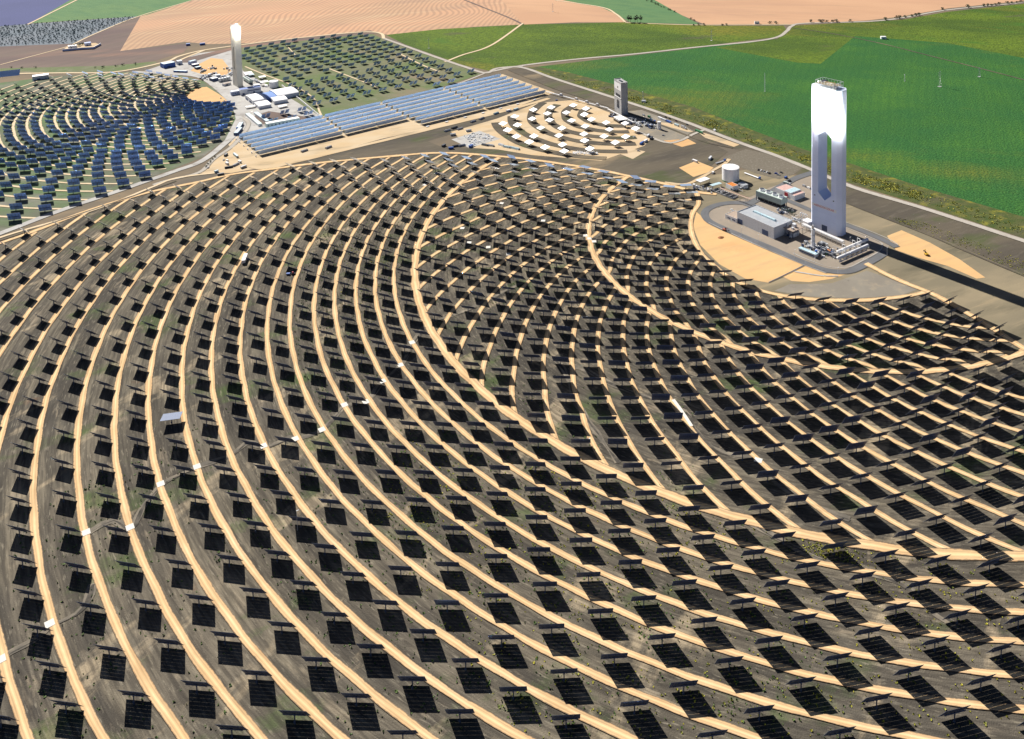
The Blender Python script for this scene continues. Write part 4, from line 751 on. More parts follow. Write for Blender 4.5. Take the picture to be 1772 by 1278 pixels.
for k, (px_, to, m_, lb, L) in enumerate((((1142.5, 205.5), (1150, 208.5), white, 'white cabin unit at the near end of the roadside row', 9), ((1149.5, 208.4), (1157, 211.4), offw, 'grey cabin unit next to the blue one by the road', 8), ((1157.5, 211.8), (1165, 215), bluep, 'bright blue container in the roadside row', 10), ((1171, 217.6), (1180, 221), paleroof, 'pale blue container past the bright blue one', 9), ((1127, 208.5), (1131, 210), paleroof, 'small pale cabin left of the slim white tank', 5), ((1133, 211), (1136, 213), bluep, 'tiny blue skip left of the slim white tank', 3.5), ((1210, 229), (1217, 232), green, 'long dark green container by the hedge of the main road', 16), ((1123.5, 203), (1127, 204), green, 'green skip behind the grey tower', 5), ((1121.5, 236), (1125, 233), offw, 'two storey pale site office at the end of the white mirrors', 8), ((1117, 245), (1122, 242), white, 'white site cabin beside a pale office at the end of the mirrors', 9), ((1110.5, 249), (1115, 246), bluep, 'blue container at the low end of the site cabins', 9), ((1127, 240), (1131, 236), dkst, 'dark cabin right of the pale site office', 8),
        ((1229, 275), (1233, 270), offw, 'pale container with a long dark shadow above the big tank', 10), ((1202.5, 280), (1208, 282), white, 'white container at the edge of a sandy patch', 8), ((391, 269), (395, 266), dkst, 'dark container stack in the yard between the fields', 7), ((408, 270), (414, 275), paleroof, 'long pale blue container in the yard by the troughs', 16), ((421.5, 290), (427, 288), steel, 'grey flat container at the low end of the yard', 8), ((415, 281), (419, 283), white, 'white cabin behind the long pale blue container', 6), ((374.5, 298), (378, 297), paleroof, 'little pale blue cabin at the yard fence', 5), ((382, 303), (388, 302), dkst, 'dark low container on the yard fence line', 8), ((393, 284), (397, 286), white, 'white cab unit in the middle of the yard', 6), ((784, 234), (790, 233), steel, 'left one of two grey containers above the white lot', 8), ((811, 227), (817, 226), steel, 'right one of two grey containers above the white lot', 8), ((815, 254), (820, 251), bluep, 'blue tented container at the lower tip of the white lot', 8), ((768, 253), (774, 250), dkst, 'black boxy container left of the white lot', 7), ((780.5, 257.5), (787, 257), bluep, 'blue tarpaulin heap below the black container', 7), ((893, 190), (899, 188), paleroof, 'pale container on the sand by the troughs', 9), ((880, 192.5), (886, 191), white, 'white container left of a pale one by the troughs', 8))):
    container(lb, px_, to, m_, L)
for i, (q, to, m_, lb) in enumerate([((1152, 203), (1156, 205), mat('dark car paint', (.03, .03, .035), .3), 'first dark car from the left in the roadside row'), ((1159, 205.5), (1163, 207), mat('dark car paint', (0, 0, 0)), 'second dark car from the left in the roadside row'), ((1170, 209.3), (1174, 211), mat('maroon car paint', (.12, .03, .04), .3), 'maroon car in the roadside row'), ((1189, 215.8), (1193, 217.5), mat('dark car paint', (0, 0, 0)), 'dark car alone at the far right of the roadside row'), ((1312.7, 294.3), (1310, 297), mat('dark car paint', (0, 0, 0)), 'dark blue car first in the parked line on gravel'), ((1317, 295.6), (1314, 298), white, 'white car second in the parked line on gravel'), ((1322, 297), (1319, 300), silver, 'silver car third in the parked line on gravel'), ((1327, 298.5), (1324, 301), white, 'white car fourth in the parked line on gravel'), ((1331.5, 300.2), (1328, 303), mat('dark car paint', (0, 0, 0)), 'dark car last in the parked line on gravel'),
        ((1343, 300.5), (1348, 301), mat('blue car paint', (.03, .06, .3), .3), 'bright blue car in the second parked group'), ((1352, 299), (1357, 301), mat('dark car paint', (0, 0, 0)), 'dark car behind the bright blue car'), ((1347, 303), (1352, 304), silver, 'silver car in front of the bright blue car'), ((340+20, 290.5), (363, 289), white, 'white car under the hedge left of the yard'), ((382, 170), (386, 173), silver, 'silver car parked first by the orange lot'), ((388, 174), (392, 177), white, 'white car parked second by the orange lot'), ((1097.5, 237), (1101, 236), white, 'white car among the lowest white mirrors'), ((1148, 234.5), (1152, 234.8), silver, 'silver car on the bend road below the slim tank'), ((1105, 261.5), (1108, 262), silver, 'grey car on the pale sand patch'), ((387.3, 277), (389, 275), silver, 'grey car on the path above the yard'), ((1266.5, 363.8), (1264, 362.5), white, 'small white car on the paving left of the grey hall'), ((963, 173.5), (967, 172.5), bluep, 'dark blue car at the right end of the troughs')]): vehicle('car', m_, lb, q, to)
for q, to, m_, lb in (((1234, 299.5), (1238, 297), white, 'white van on the dirt road left of the big tank'), ((1236.5, 226), (1232, 224), white, 'white van driving on the main road'), ((1360, 308), (1366, 305), bluep, 'blue van on the asphalt entrance'), ((1366, 314), (1370, 312), mat('dark car paint', (0, 0, 0)), 'dark van on the asphalt entrance below the blue one'), ((1392, 323), (1397, 325), silver, 'silver box van near the tower left edge'), ((1400, 326.5), (1404, 328), white, 'white van next to the silver box van'), ((1114, 200), (1118, 201.5), silver, 'silver van parked behind the grey tower'), ((393.5, 279), (397, 281), white, 'white van in the yard between the fields')): vehicle('van', m_, lb, q, to)
lorry('white flatbed lorry with a blue cab beyond the big tank', (1302, 305), (1318, 311), bluep, white, 26, 1.2, flat=True); lorry('lorry with a grey load and pale cab by the parked row at the road', (1183, 222), (1188, 224), offw, silver, 11); lorry('pale flatbed lorry above the big tank', (1247, 281), (1258, 277.5), bluep, silver, 18, .8, flat=True); lorry('grey tipper lorry beyond the pink roofed block', (1362, 319), (1367, 320.5), offw, greenwall, 10, 2.2)
t = thing('box_trailer', 'lone white box trailer parked on the dark soil of the big field', 'trailer', G(423.6, 451), math.atan2(G(427, 440).y-G(420, 458).y, G(427, 440).x-G(420, 458).x)); MB().box(0, 0, 1.1, 15.5, 3.6, 3.2).build('box', white, t)
for x in (-5, -3.8, 4.6): MB().bar((x, -1.5, .55), (x, 1.5, .55), .55, 0, 12).build('axle', rubber, t)
MB().box(5.6, 0, 0, .4, 1.6, 1.1).build('stand', dkst, t); MB().box(7.78, 0, 1.3, .06, 3.2, 2.8).build('door', offw, t)
t = thing('tractor', 'small dark tractor with a blue trailer on a track of the big field', 'tractor', G(508, 475), .1); MB().box(0, 0, .8, 3.4, 1.5, 1).build('body', dkst, t); MB().box(-.7, 0, 1.8, 1.4, 1.4, 1.3, 0, 0, .9).build('cab', red, t); MB().box(-5.2, .4, .7, 3.6, 2.2, 1.2).build('trailer', bluep, t)
for x, r_ in ((-1, .85), (1.3, .6), (-5, .5)):
    for s in (-1, 1): MB().bar((x, s*.8, r_), (x, s*1.25, r_), r_, 0, 12).build('wheel', rubber, t)
excavator('red and grey digger on the pale sand left of the asphalt', (1254, 399), (1262, 402), mat('faded red paint', (.4, .12, .08), .6)); excavator('yellow digger on the orange ground right of the tower shadow', (1603, 441), (1598, 436))
t = thing('earth_heap', 'small orange brown heap of earth on the pale sand', 'heap', G(1247, 411)); MB().cyl(0, 0, 0, 3.5, 1.6, 9, 0, .6).cyl(2, 1, 0, 2.4, 1.0, 8, 0, .4).build('mound', mat('orange earth', (.35, .15, .06), .95), t)

# ------------------------------------------------------------------ rows of blue troughs
L0, L5, R0_, R7 = G(412, 240.5), G(446.5, 270), G(868, 133.5), G(945, 162)
def px_x(a, b, x):
    lo, hi = 0, 1
    for _ in range(40):
        m_ = (lo+hi)/2
        if P(a.lerp(b, m_))[0] < x: lo = m_
        else: hi = m_
    return lo
for i in range(8):
    A_ = L0.lerp(L5, i/5); Bn = R0_.lerp(R7, i/7); d = (Bn-A_); Ln = d.length; rz = math.atan2(d.y, d.x); s0 = 0 if i < 6 else px_x(A_, Bn, (717, 727)[i-6])
    t = thing('mirror_trough', ['back row of the long pale blue mirror troughs, along the green field', 'second trough row from the back', 'third trough row from the back', 'fourth trough row from the back', 'fifth trough row from the back', 'sixth trough row from the back, lowest one reaching the left end', 'seventh trough row, a short one in the right half', 'frontmost short trough row, beside the sandy strip'][i], 'solar trough', A_, rz, 'rows of pale blue mirror troughs')
    cuts = [s0]+[px_x(A_, Bn, 560+i*7)]*(i < 6)+[px_x(A_, Bn, 660+i*9.2)]*(i < 6)+[px_x(A_, Bn, 769+i*10)]+[1]; n_ = 9; w_ = 7.8
    prof = [(w_/2*(-1+2*k/n_), .9*(-1+2*k/n_)**2) for k in range(n_+1)]; tl = R(28)       # opening towards the sun, back to the viewer
    for a, c in zip(cuts[:-1], cuts[1:]):
        xa, xb = a*Ln+1.6, c*Ln-1.6; k = max(1, int(round((xb-xa)/48)))
        for q in range(k):
            x0, x1 = xa+(xb-xa)*q/k+.25, xa+(xb-xa)*(q+1)/k-.25; V = []; Fq = []
            P4 = [(-y*math.sin(tl)+z*math.cos(tl), 3.7+y*math.cos(tl)+z*math.sin(tl)) for y, z in prof]
            m_ = 12; nseg = max(2, int((x1-x0)/m_))
            for sg in range(nseg):
                xs, xe = x0+(x1-x0)*sg/nseg+.06, x0+(x1-x0)*(sg+1)/nseg-.06; kk = len(V)
                for (y, z) in P4: V += [(xs, y, z), (xe, y, z)]
                Fq += [(kk+2*h_, kk+2*h_+1, kk+2*h_+3, kk+2*h_+2) for h_ in range(len(P4)-1)]
            MB().add(V, Fq).build('trough_mirror', trough_m, t)
    b = MB(); nn = int((1-s0)*Ln/12)
    for q in range(nn+1): x = s0*Ln+(1-s0)*Ln*q/nn; b.bar((x, 0, 0), (x, 0, 3.3), .16)
    b.bar((s0*Ln, .9, 4.6), (Ln, .9, 4.6), .1); tag(b.build('support_posts', steel, t), kind='stuff')
    if i < 6: MB().box(-3, 0, 0, 1.2, 1.2, 2.2).bar((-3, 0, 2), (0, 0, 4), .15).build('end_loop', white, t)
for k in range(3):
    A_, Bn = G(-40, 133+k*2.6), G(35-k*.5, 124.5+k*3.1); d = Bn-A_; t = thing('mirror_trough', ['upper', 'middle', 'lower'][k]+' one of three short blue trough rows at the left edge of the photo', 'solar trough', A_, math.atan2(d.y, d.x)); MB().add([(0, -2.6, 1.5), (d.length, -2.6, 1.5), (d.length, -.8, 3.2), (0, -.8, 3.2), (0, 2, 5.6), (d.length, 2, 5.6)], [(0, 1, 2, 3), (3, 2, 5, 4)]).build('trough_mirror', trough_m, t)
    for x in np.linspace(1, d.length-1, 6): MB().bar((x, 0, 0), (x, 0, 3.6), .18).build('post', steel, t)
for k, q in enumerate(((740, 219), (773, 211), (805, 203), (836, 195.5), (866, 187.5), (896, 180), (925, 172.5))):
    t = thing('junction_box', 'small white cabinet on the sand in front of the last trough row', 'cabinet', G(*q), .7, 'white cabinets along the last trough row'); MB().box(0, 0, 0, 5, 2.2, .9).build('casing', white, t); MB().box(0, 0, .903, 5.3, 2.5, .2).build('lid', white, t)

# ------------------------------------------------------------------ sun-tracking panels in the grass
pvb = mat('blue grey panel back', (.52, .68, .98), .5, col2=(.46, .6, .9), scale=.6); pvf = mat('dark blue cells', (.01, .02, .07), .15)
HD, TL = math.atan2(SUN.x, -SUN.y), math.pi/2-SUN_EL
def tracker(twin):
    t = bpy.data.objects.new('solar_tracker', None); COL.objects.link(t); MB().cyl(0, 0, 0, .3, 4.6, 8).build('post', steel, t)
    for x, w_ in ((-4.0, 6.2), (4.0, 6.2)) if twin else ((0, 12),):
        b = MB(); h_ = 9.6 if twin else 8.6
        b.add([(x-w_/2, -h_/2, .2), (x+w_/2, -h_/2, .2), (x+w_/2, h_/2, .2), (x-w_/2, h_/2, .2)], [(0, 1, 2, 3)], 1)
        b.box(x, 0, .0, w_, h_, .19)
        o = b.build('panel', [pvb, pvf], t, (0, 0, 4.8)); r = MB()
        for y in (-h_*.3, 0, h_*.3): r.bar((x-w_/2, y, -.12), (x+w_/2, y, -.12), .09)
        r.bar((x, -h_/2, -.12), (x, h_/2, -.12), .09); r.build('rail', steel, o)
    MB().bar((-4.5, 0, -.3), (4.5, 0, -.3), .22, 0, 8).build('torque_tube', steel, t, (0, 0, 4.8))
    return t
SING = [(413, 86), (470, 76), (560, 66), (640, 60), (664, 68), (716, 92), (700, 97), (676, 102), (645, 109), (625, 117), (597, 124), (560, 131), (545, 137), (520, 141), (496, 148), (470, 131), (440, 118), (424, 112)]
TWIN = [(500, 149), (520, 143), (546, 139), (560, 133), (598, 126), (627, 119), (648, 111), (680, 104), (704, 99), (722, 94), (744, 100), (775, 112), (822, 129), (812, 136), (770, 147), (700, 160), (640, 172), (560, 190), (545, 186), (520, 166)]
ts_, tt_ = tracker(False), tracker(True); used = [0, 0]
def put(proto, k, g, lab, grp, flat=False):
    o = copy_tree(proto) if used[k] else proto; used[k] = 1; o.location = (g.x, g.y, 0); o.rotation_euler = (0, 0, HD+random.gauss(0, .02)); tag(o, lab, 'solar tracker', grp)
    for c in o.children:
        if not c.name.startswith('post'): c.rotation_euler = (TL+random.gauss(0, .03) if not flat else .1, 0, 0)
for i in range(-8, 40):
    for k in range(-26, 22):
        g = Vector((-508+17.6*i+19.4*k, 1842-22.7*i+18.4*k, 0))
        if inpoly([P(g)], SING)[0] and random.random() > .03: put(ts_, 0, g, 'small blue single panel tracker in the grass behind the white halls', 'single panel trackers in the grass')
for i in range(-20, 40):
    for k in range(-20, 20):
        g = Vector((-384+18.6*i+23.4*k, 1605-28.6*i+18.2*k, 0))
        if inpoly([P(g)], TWIN)[0]: put(tt_, 1, g, 'blue twin panel tracker in the grass above the trough rows', 'twin panel trackers in the grass')
for q, lb in (((460, 205), 'twin tracker left of four on the brown plot by the long hall'), ((493, 198), 'twin tracker in the middle of the brown plot'), ((473, 213), 'twin tracker close behind the long green grey hall, left'), ((505, 208), 'twin tracker close behind the long green grey hall, right'), ((523, 193), 'twin tracker at the back of the brown plot by the white wall'), ((534, 200), 'twin tracker nearest the fence on the brown plot')): put(tt_, 1, G(*q), lb, None)
road('farm_road', [(424, 115), (460, 130), (500, 145), (540, 168), (556, 200)], 3.5, m_track2, Z*5); road('farm_road', [(496, 79), (512, 96)], 2.5, m_track2, Z*5); road('farm_road', [(570, 119), (620, 138), (655, 152)], 3.5, m_track2, Z*5); road('farm_road', [(690, 92), (730, 112), (760, 124)], 4, m_track2, Z*5); road('wall_strip', [(488, 148), (520, 172), (556, 203)], 2, m_conc, Z*6)

# ------------------------------------------------------------------ the older plant
o, rz, w = frame_of((403.5, 146), (411, 150.5)); t = thing('solar_tower', 'slender cream tower standing behind the older mirror field', 'tower', o, rz); HC = 107; DC = 10; x0, x1 = w*.36, w*.62
b = MB(); b.xprism([(0, 0), (x0, 0), (x0, HC), (0, HC)], 0, DC); b.xprism([(x1, 0), (w, 0), (w, HC), (x1, HC)], 0, DC); b.xprism([(x0, 0), (x1, 0), (x1, 32), ((x0+x1)/2, 29), (x0, 32)], 0, DC); b.xprism([(x0, HC), (x0, 70), ((x0+x1)/2, 73), (x1, 70), (x1, HC)], 0, DC); b.build('shaft', cream, t)
MB().box((x0+x1)/2, DC*.6, 29, x1-x0-.01, .5, 44).build('slot_back', concrete, t); MB().box(w/2, DC/2, HC, w*.8, DC*.7, 1.6).build('parapet', white, t); MB().box(w*.6, DC*.5, HC+1.61, w*.3, DC*.4, 3).build('equipment_box', steel, t)
b = MB()
for x in (0.4, w-.4):
    for y in (.4, DC-.4): b.bar((x, y, HC), (x, y, HC+3), .2)
b.bar((.4, .4, HC+3), (w-.4, .4, HC+3), .2).bar((.4, DC-.4, HC+3), (w-.4, DC-.4, HC+3), .2); b.build('railing', steel, t)
dk = louvre
building('barrel_hall', 'white barrel roofed hall with two dark gable doors near the cream tower', (424, 170.5), (438, 181), 5, 22, white, white, [(.1, .38, 0, 3.6, dk), (.55, .85, 0, 3.6, dk)], 'hall', barrel=3)
building('barrel_hall', 'small white barrel hall nearest the low white canopy', (439.5, 181.5), (448, 189), 4, 20, white, white, [(.3, .6, 0, 2.4, dk)], 'hall', barrel=1.6)
a_ = G(424, 170.5); c_ = G(438, 181); dv = (c_-a_).normalized(); nv = Vector((-dv.y, dv.x, 0))
def at_off(px, k): g = G(*px)+nv*k; return P(g)
building('glazed_link', 'blue roofed hall between two white barrel roofs', at_off((425, 171), 22.6), at_off((438, 181), 22.6), 4.4, 18, bluep, mat('blue translucent roof', (.12, .25, .6), .4), (), 'hall', barrel=2.6)
building('barrel_hall', 'largest white barrel roofed hall, in the middle of the older plant', at_off((424, 170.5), 41.2), at_off((438, 181), 41.2), 5.5, 36, white, white, [(.4, .6, 0, 3.5, dk)], 'hall', barrel=3.2)
building('barrel_hall', 'white barrel hall with blue shaded walls behind the brown plot', (467.5, 173.5), (474.5, 180.5), 4.5, 22, white, white, [(.2, .45, 0, 2.6, dk)], 'hall', barrel=1.6)
canopy('canopy', 'low white carport roof left of the small barrel hall', (424.5, 186.5), (426, 188.5), 2.6, 15, white); canopy('canopy', 'white carport roof at the near side of the brown plot', (480, 186), (484, 188), 2.6, 14, white)
building('long_hall', 'long pale green hall with a white roof along the trough rows', (461.5, 221.5), (519, 211), 6.5, 10, greenwall, white, [(i/9+.03, i/9+.07, 2.2, 4.4, louvre, 'window') for i in range(9)], 'hall', .3)
building('long_shed', 'pale green long shed, left of a pair near the trough ends', (424.5, 199.5), (447, 218.5), 3.4, 6, offw, mat('pale green roof', (.5, .66, .62), .6), cat='shed', parapet=0); building('long_shed', 'pale blue long shed, right of a pair near the trough ends', (439, 197.5), (460.5, 213), 3.4, 6, offw, paleroof, cat='shed', parapet=0)
building('control_building', 'white and blue control building at the foot of the cream tower', (416, 164.5), (452, 158.5), 9, 12, white, bluep, [(.1, .2, 0, 3, dk), (.62, .7, 0, 3.4, dk), (.33, .95, 4.6, 6.2, louvre, 'window')]); building('office_wing', 'low white wing left of the control building', (400, 165), (416, 162.5), 6, 10, mat('shade tinted wall', (.55, .62, .8), .6), white, [(i/5+.04, i/5+.16, 2, 3.6, louvre, 'window') for i in range(5)])  # wing wall: bluish shade of white walls mixed into the colour
building('roof_house', 'white penthouse on the right end of the control building', (440, 158.3), (451, 156.6), 11, 8, white, white, parapet=.2)
tank('storage_tank', 'white tank with a pale roof behind the barrel halls', (474, 150), 8, 10.5, white); canopy('canopy', 'white flat roof on posts left of the white tank', (449, 146.5), (452, 149), 6, 14, white); canopy('canopy', 'pink white shed roof right of the cream tower', (421.5, 128.5), (425, 133), 4, 14, white); canopy('canopy', 'white lean-to roof in front of a pink white shed', (428.5, 131), (431, 133.5), 3.5, 10, paleroof); canopy('canopy', 'long narrow white roof before the tracker grass', (447, 135), (449, 137.5), 3.5, 12, white)
tank('small_tank', 'little white round tank below the white flat roof', (461, 149.5), 3, 2.8, white, None, 'tank')
o, rz, w = frame_of((421, 139), (432, 146)); t = thing('cooling_tower', 'long cooling unit with fans right of the cream tower foot', 'cooling tower', o, rz); MB().box(w/2, 3, 3, w, 7, 4.5).build('casing', greenwall, t); MB().box(w/2, 3, 0, w*.9, 6, 2.99).build('base', dkst, t)
for i in range(4): MB().cyl(w*(i+.5)/4, 3, 7.503, 2, 1.4, 14).build('fan_stack', steel, t)
for k, (q, r_, h_, lb) in enumerate((((381, 141), 3, 6, 'first grey drum tank in the row left of the cream tower'), ((386, 140), 3, 6, 'second grey drum tank in the row left of the cream tower'), ((391, 139), 3, 6, 'third grey drum tank in the row left of the cream tower'), ((396, 138), 3, 6, 'fourth grey drum tank, closest to the cream tower'), ((363, 132), 3, 5, 'dark green tank behind the orange lot'))): tank('drum_tank', lb, q, r_, h_, silver, None, 'tank')
for k, (A, Bq, h_, d_, wm, rm, lb) in enumerate((((362, 139), (368, 141), 5, 12, louvre, offw, 'dark walled block behind the road left of the tower'), ((388, 149), (400, 146), 4, 7, offw, tanroof, 'low tan roofed shed left of the cream tower foot'), ((372, 134), (382, 132.5), 4, 8, offw, white, 'white roofed store behind the drum tanks'), ((334, 115.5), (345, 113.5), 4, 10, louvre, white, 'white roofed open shed on the sand by the older plant'), ((340, 120), (349, 118), 4, 8, louvre, paleroof, 'pale roofed shed just below the white roofed open shed'), ((284, 118), (304, 114), 8, 18, bluep, paleroof, 'blue steel building at the far end of the older field'), ((308, 112), (316, 110.5), 7, 10, offw, white, 'white house right of the blue steel building'), ((330, 111.5), (341, 108.5), 6, 8, mat('shade tinted wall', (0, 0, 0)), paleroof, 'pale blue block farthest right of the blue building'), ((300, 124.5), (322, 125.5), 3, 5, bluep, paleroof, 'long pale cabin row by the plant road'), ((56, 139), (84, 135.5), 7, 14, white, white, 'white pavilion at the top edge of the older field'), ((0+322, 79), (329, 78.3), 4, 6, bluep, bluep, 'left one of two small blue sheds below the stubble field'), ((346, 78.2), (355, 77.2), 4, 6, bluep, bluep, 'right one of two small blue sheds below the stubble field'), ((118, 84), (133, 82.2), 5, 12, white, white, 'white barn inside the farm wall'), ((147, 79.5), (158, 78), 6, 12, mat('shade tinted wall', (0, 0, 0)), bluep, 'blue roofed farmhouse inside the farm wall'), ((411.5, 234), (420, 224), 4, 6, louvre, paleroof, 'pale roofed cabin at the trough ends, lower of two'), ((416, 224), (421.5, 215), 4, 6, louvre, paleroof, 'pale roofed cabin at the trough ends, upper of two'))):
    building('plant_building', lb, A, Bq, h_, d_, wm, rm, [(.3, .5, 0, 2.4, dk)], parapet=.3 if h_ > 4.5 else 0)
for A, Bq, lb in (((108, 88.5), (143, 85.5), 'long white wall along the front of the farm'), ((143, 85.5), (162, 84.5), 'middle piece of the farm wall'), ((162, 84.5), (175, 77.5), 'right hand piece of the farm wall running back')):
    o, rz, w = frame_of(A, Bq); t = thing('farm_wall', lb, 'wall', o, rz); MB().box(w/2, .3, 0, w, .6, 4.4).build('wall', mat('shade tinted wall', (0, 0, 0)), t); MB().box(w/2, .3, 4.403, w+.2, .9, .25).build('coping', white, t)
sheet('farm_yard', [(108, 88), (118, 78), (165, 74), (176, 78), (160, 85)], m_sand2, Z*6)
o, rz, w = frame_of((488, 148), (556, 203)); t = thing('boundary_wall', 'white boundary wall between the white halls and the tracker grass', 'wall', o, rz); MB().box(w/2, 0, 0, w, .4, 2.2).build('wall', white, t); MB().box(w/2, 0, 2.203, w, .6, .15).build('coping', white, t)
for k in range(3): lamp_mast(('left', 'middle', 'right')[k]+' white floodlight mast on the road above the older field', ((197, 125), (224, 124), (251, 124.5))[k], 7)

# ------------------------------------------------------------------ masts, poles
lattice_mast('thin white mast standing in the middle of the green crop', (1323.5, 158), 32, 1.4, offw)
lattice_mast('short white pylon left of two others in the olive crop', (1565.5, 140), 13, 1.4, offw, ((11, 2.5),)); lattice_mast('wide grey power pylon in the olive crop', (1626, 149.5), 28, 4, steel, ((20, 5), (24, 4))); lattice_mast('grey power pylon near the dark track in the crop', (1694.5, 132.5), 17, 3, steel, ((14, 4),))
lattice_mast('far power pylon on the tan stubble', (956.5, 20), 22, 3, steel, ((18, 4),)); lattice_mast('far power pylon beside the main road in the light green field', (1231, 70), 24, 3, steel, ((20, 4),)); lattice_mast('small pylon by a white cabin in the weeds beyond the grey tower', (1113, 170), 13, 1.6, steel, ((11, 2),)); lattice_mast('pylon in the light green field by the tracker grass', (742, 83), 22, 2.5, steel, ((18, 4),))
lamp_mast('white pole with a long thin shadow among the lower rows', (515, 917.5), 13); lamp_mast('white pole at the corner of the sandy ground by the bright mirrors', (879.5, 255), 15); lamp_mast('white mast at the road bend near the dark green container', (1188, 221), 8); lamp_mast('white mast by the main road above the white van', (1217, 216), 9)
building('weed_hut', 'small white cabin in the weeds beyond the grey tower', (1110, 177), (1117, 177.5), 3, 5, white, greyroof, parapet=0, cat='hut'); building('field_hut', 'little white house alone in the olive crop', (1525, 67.5), (1534, 67.5), 5, 8, white, white, [(.4, .6, 0, 2.2, dk)], cat='house', parapet=0); building('field_hut', 'little white house among the hedge trees on the skyline', (1306, 41.5), (1314, 41.5), 6, 8, white, tanroof, [(.4, .6, 0, 2.2, dk)], cat='house', parapet=0)

# ------------------------------------------------------------------ trees and bushes
def leafmat(name, c1, c2): return mat(name, c1, .7, col2=c2, scale=.35)
lf_dark = leafmat('dark tree leaves', (.035, .075, .022), (.015, .04, .012)); lf_blue = leafmat('grey green leaves', (.11, .17, .16), (.05, .085, .10))
def tree_proto(nm, h, r, leaf, seed, trunk_h, n=170, conic=False):
    r_ = random.Random(seed); t = bpy.data.objects.new(nm, None); COL.objects.link(t); b = MB(); b.bar((0, 0, 0), (0, 0, trunk_h+h*.3), r*.09, 0, 7, r*.04)
    for i in range(4):
        a = i*1.6+r_.random(); b.bar((0, 0, trunk_h+h*.08*i), (math.cos(a)*r*.6, math.sin(a)*r*.6, trunk_h+h*.25+h*.1*i), r*.04, 0, 5, r*.015)
    b.build('trunk', bark, t); c = MB(); blobs = [(r_.gauss(0, r*.4), r_.gauss(0, r*.4), trunk_h+(h-trunk_h)*r_.uniform(.2, .85), r*r_.uniform(.35, .6)) for _ in range(9)]
    for _ in range(n):
        bx, by, bz, br = r_.choice(blobs); th, ph = r_.uniform(0, 6.28), math.acos(r_.uniform(-.8, 1)); rad = br*r_.uniform(.7, 1.08); p_ = Vector((bx+rad*math.sin(ph)*math.cos(th), by+rad*math.sin(ph)*math.sin(th), bz+rad*math.cos(ph)*.9))
        u = Vector((r_.gauss(0, 1), r_.gauss(0, 1), r_.gauss(0, .6))).normalized(); w = u.cross(Vector((r_.gauss(0, 1), r_.gauss(0, 1), 1))).normalized(); s_ = r*r_.uniform(.14, .26)
        c.add([p_-u*s_, p_-w*s_*.6, p_+u*s_, p_+w*s_*.6], [(0, 1, 2, 3)])
    c.build('crown', leaf, t); return t
bush = tree_proto('bush', 4.2, 3.0, lf_dark, 2, .3, 120); oak = tree_proto('hedge_tree', 7.5, 4.4, lf_dark, 5, 1.0, 190); euc = tree_proto('tall_tree', 17, 4.6, lf_dark, 8, 5.0, 260); used3 = {}
def plant(pr, px, s_, lab, cat, grp=None):
    k = pr.name; o = copy_tree(pr) if used3.get(k) else pr; used3[k] = 1; o.location = G(*px); o.rotation_euler = (0, 0, random.uniform(0, 6.28)); o.scale = (s_, s_*random.uniform(.9, 1.1), s_*random.uniform(.85, 1.1)); tag(o, lab, cat, grp)
for k, (x, y) in enumerate(((1087, 38.5), (1091, 38), (1099, 38.8), (1103, 37.8), (1109, 38.6))): plant(euc, (x, y), random.uniform(.85, 1.1), ['leftmost tall dark tree of the roadside clump', 'second tall tree from the left in the roadside clump', 'third tall tree in the roadside clump', 'fourth tall tree in the roadside clump', 'rightmost tall tree of the roadside clump'][k], 'tree', 'clump of tall trees on the road to the stubble')
for x, y, s_ in [(x/2.907+1329, y/2.907, .9) for x, y in ((590, 100), (648, 93), (662, 92), (690, 88), (725, 83), (745, 78), (760, 76), (878, 49), (215, 111), (262, 111), (275, 110), (295, 111), (325, 111), (345, 111), (412, 108), (1085, 31), (1105, 30), (1125, 28), (1145, 26), (1162, 23), (1205, 18), (1225, 16), (1250, 13), (1270, 11), (1007, 38), (10, 118), (40, 119))]: plant(oak, (x, y), s_*random.uniform(.7, 1.1), 'dark round tree in the hedgerow along the road at the upper right', 'tree', 'hedgerow trees along the upper right road')
for x, y, s_ in [(x/6.44+1060, y/6.44, .8) for x, y in ((380, 5), (435, 22), (478, 45), (508, 54), (540, 74), (572, 82), (622, 108), (642, 112), (690, 133), (873, 213), (910, 230), (958, 278), (1020, 280), (1225, 282), (1270, 280), (905, 282))]: plant(oak, (x, y), s_*random.uniform(.55, 1.0), 'dark tree on the edge between green meadow and tan stubble', 'tree', 'trees between meadow and stubble')
for x, y in [(x/10.65+540, y/10.65+50) for x, y in ((200, 228), (235, 226), (265, 232), (305, 228), (350, 215), (372, 222), (405, 205), (428, 210), (460, 200), (480, 198), (595, 190), (640, 182), (1055, 162), (140, 245))]+[(20, 117), (38, 117.5), (62, 117), (165, 117), (178, 116.5), (200, 114.5), (212, 113), (234, 111), (480, 81.5), (460, 82), (442, 86)]: plant(bush, (x, y), random.uniform(.6, 1.1), 'low dark bush on the bank above the field edge', 'bush', 'bushes on the field banks')
for x, y in ((131, 80), (137, 79), (143, 77.5), (126, 82)): plant(bush, (x, y), 1.5, 'garden bush at the back of the farm', 'bush', 'farm garden bushes')
for k, (x, y) in enumerate(((360, 284), (364, 280), (368, 276), (372, 272), (357, 288))): plant(bush, (x, y), .6, 'bush in the hedge along the path left of the yard', 'bush', 'hedge left of the yard')
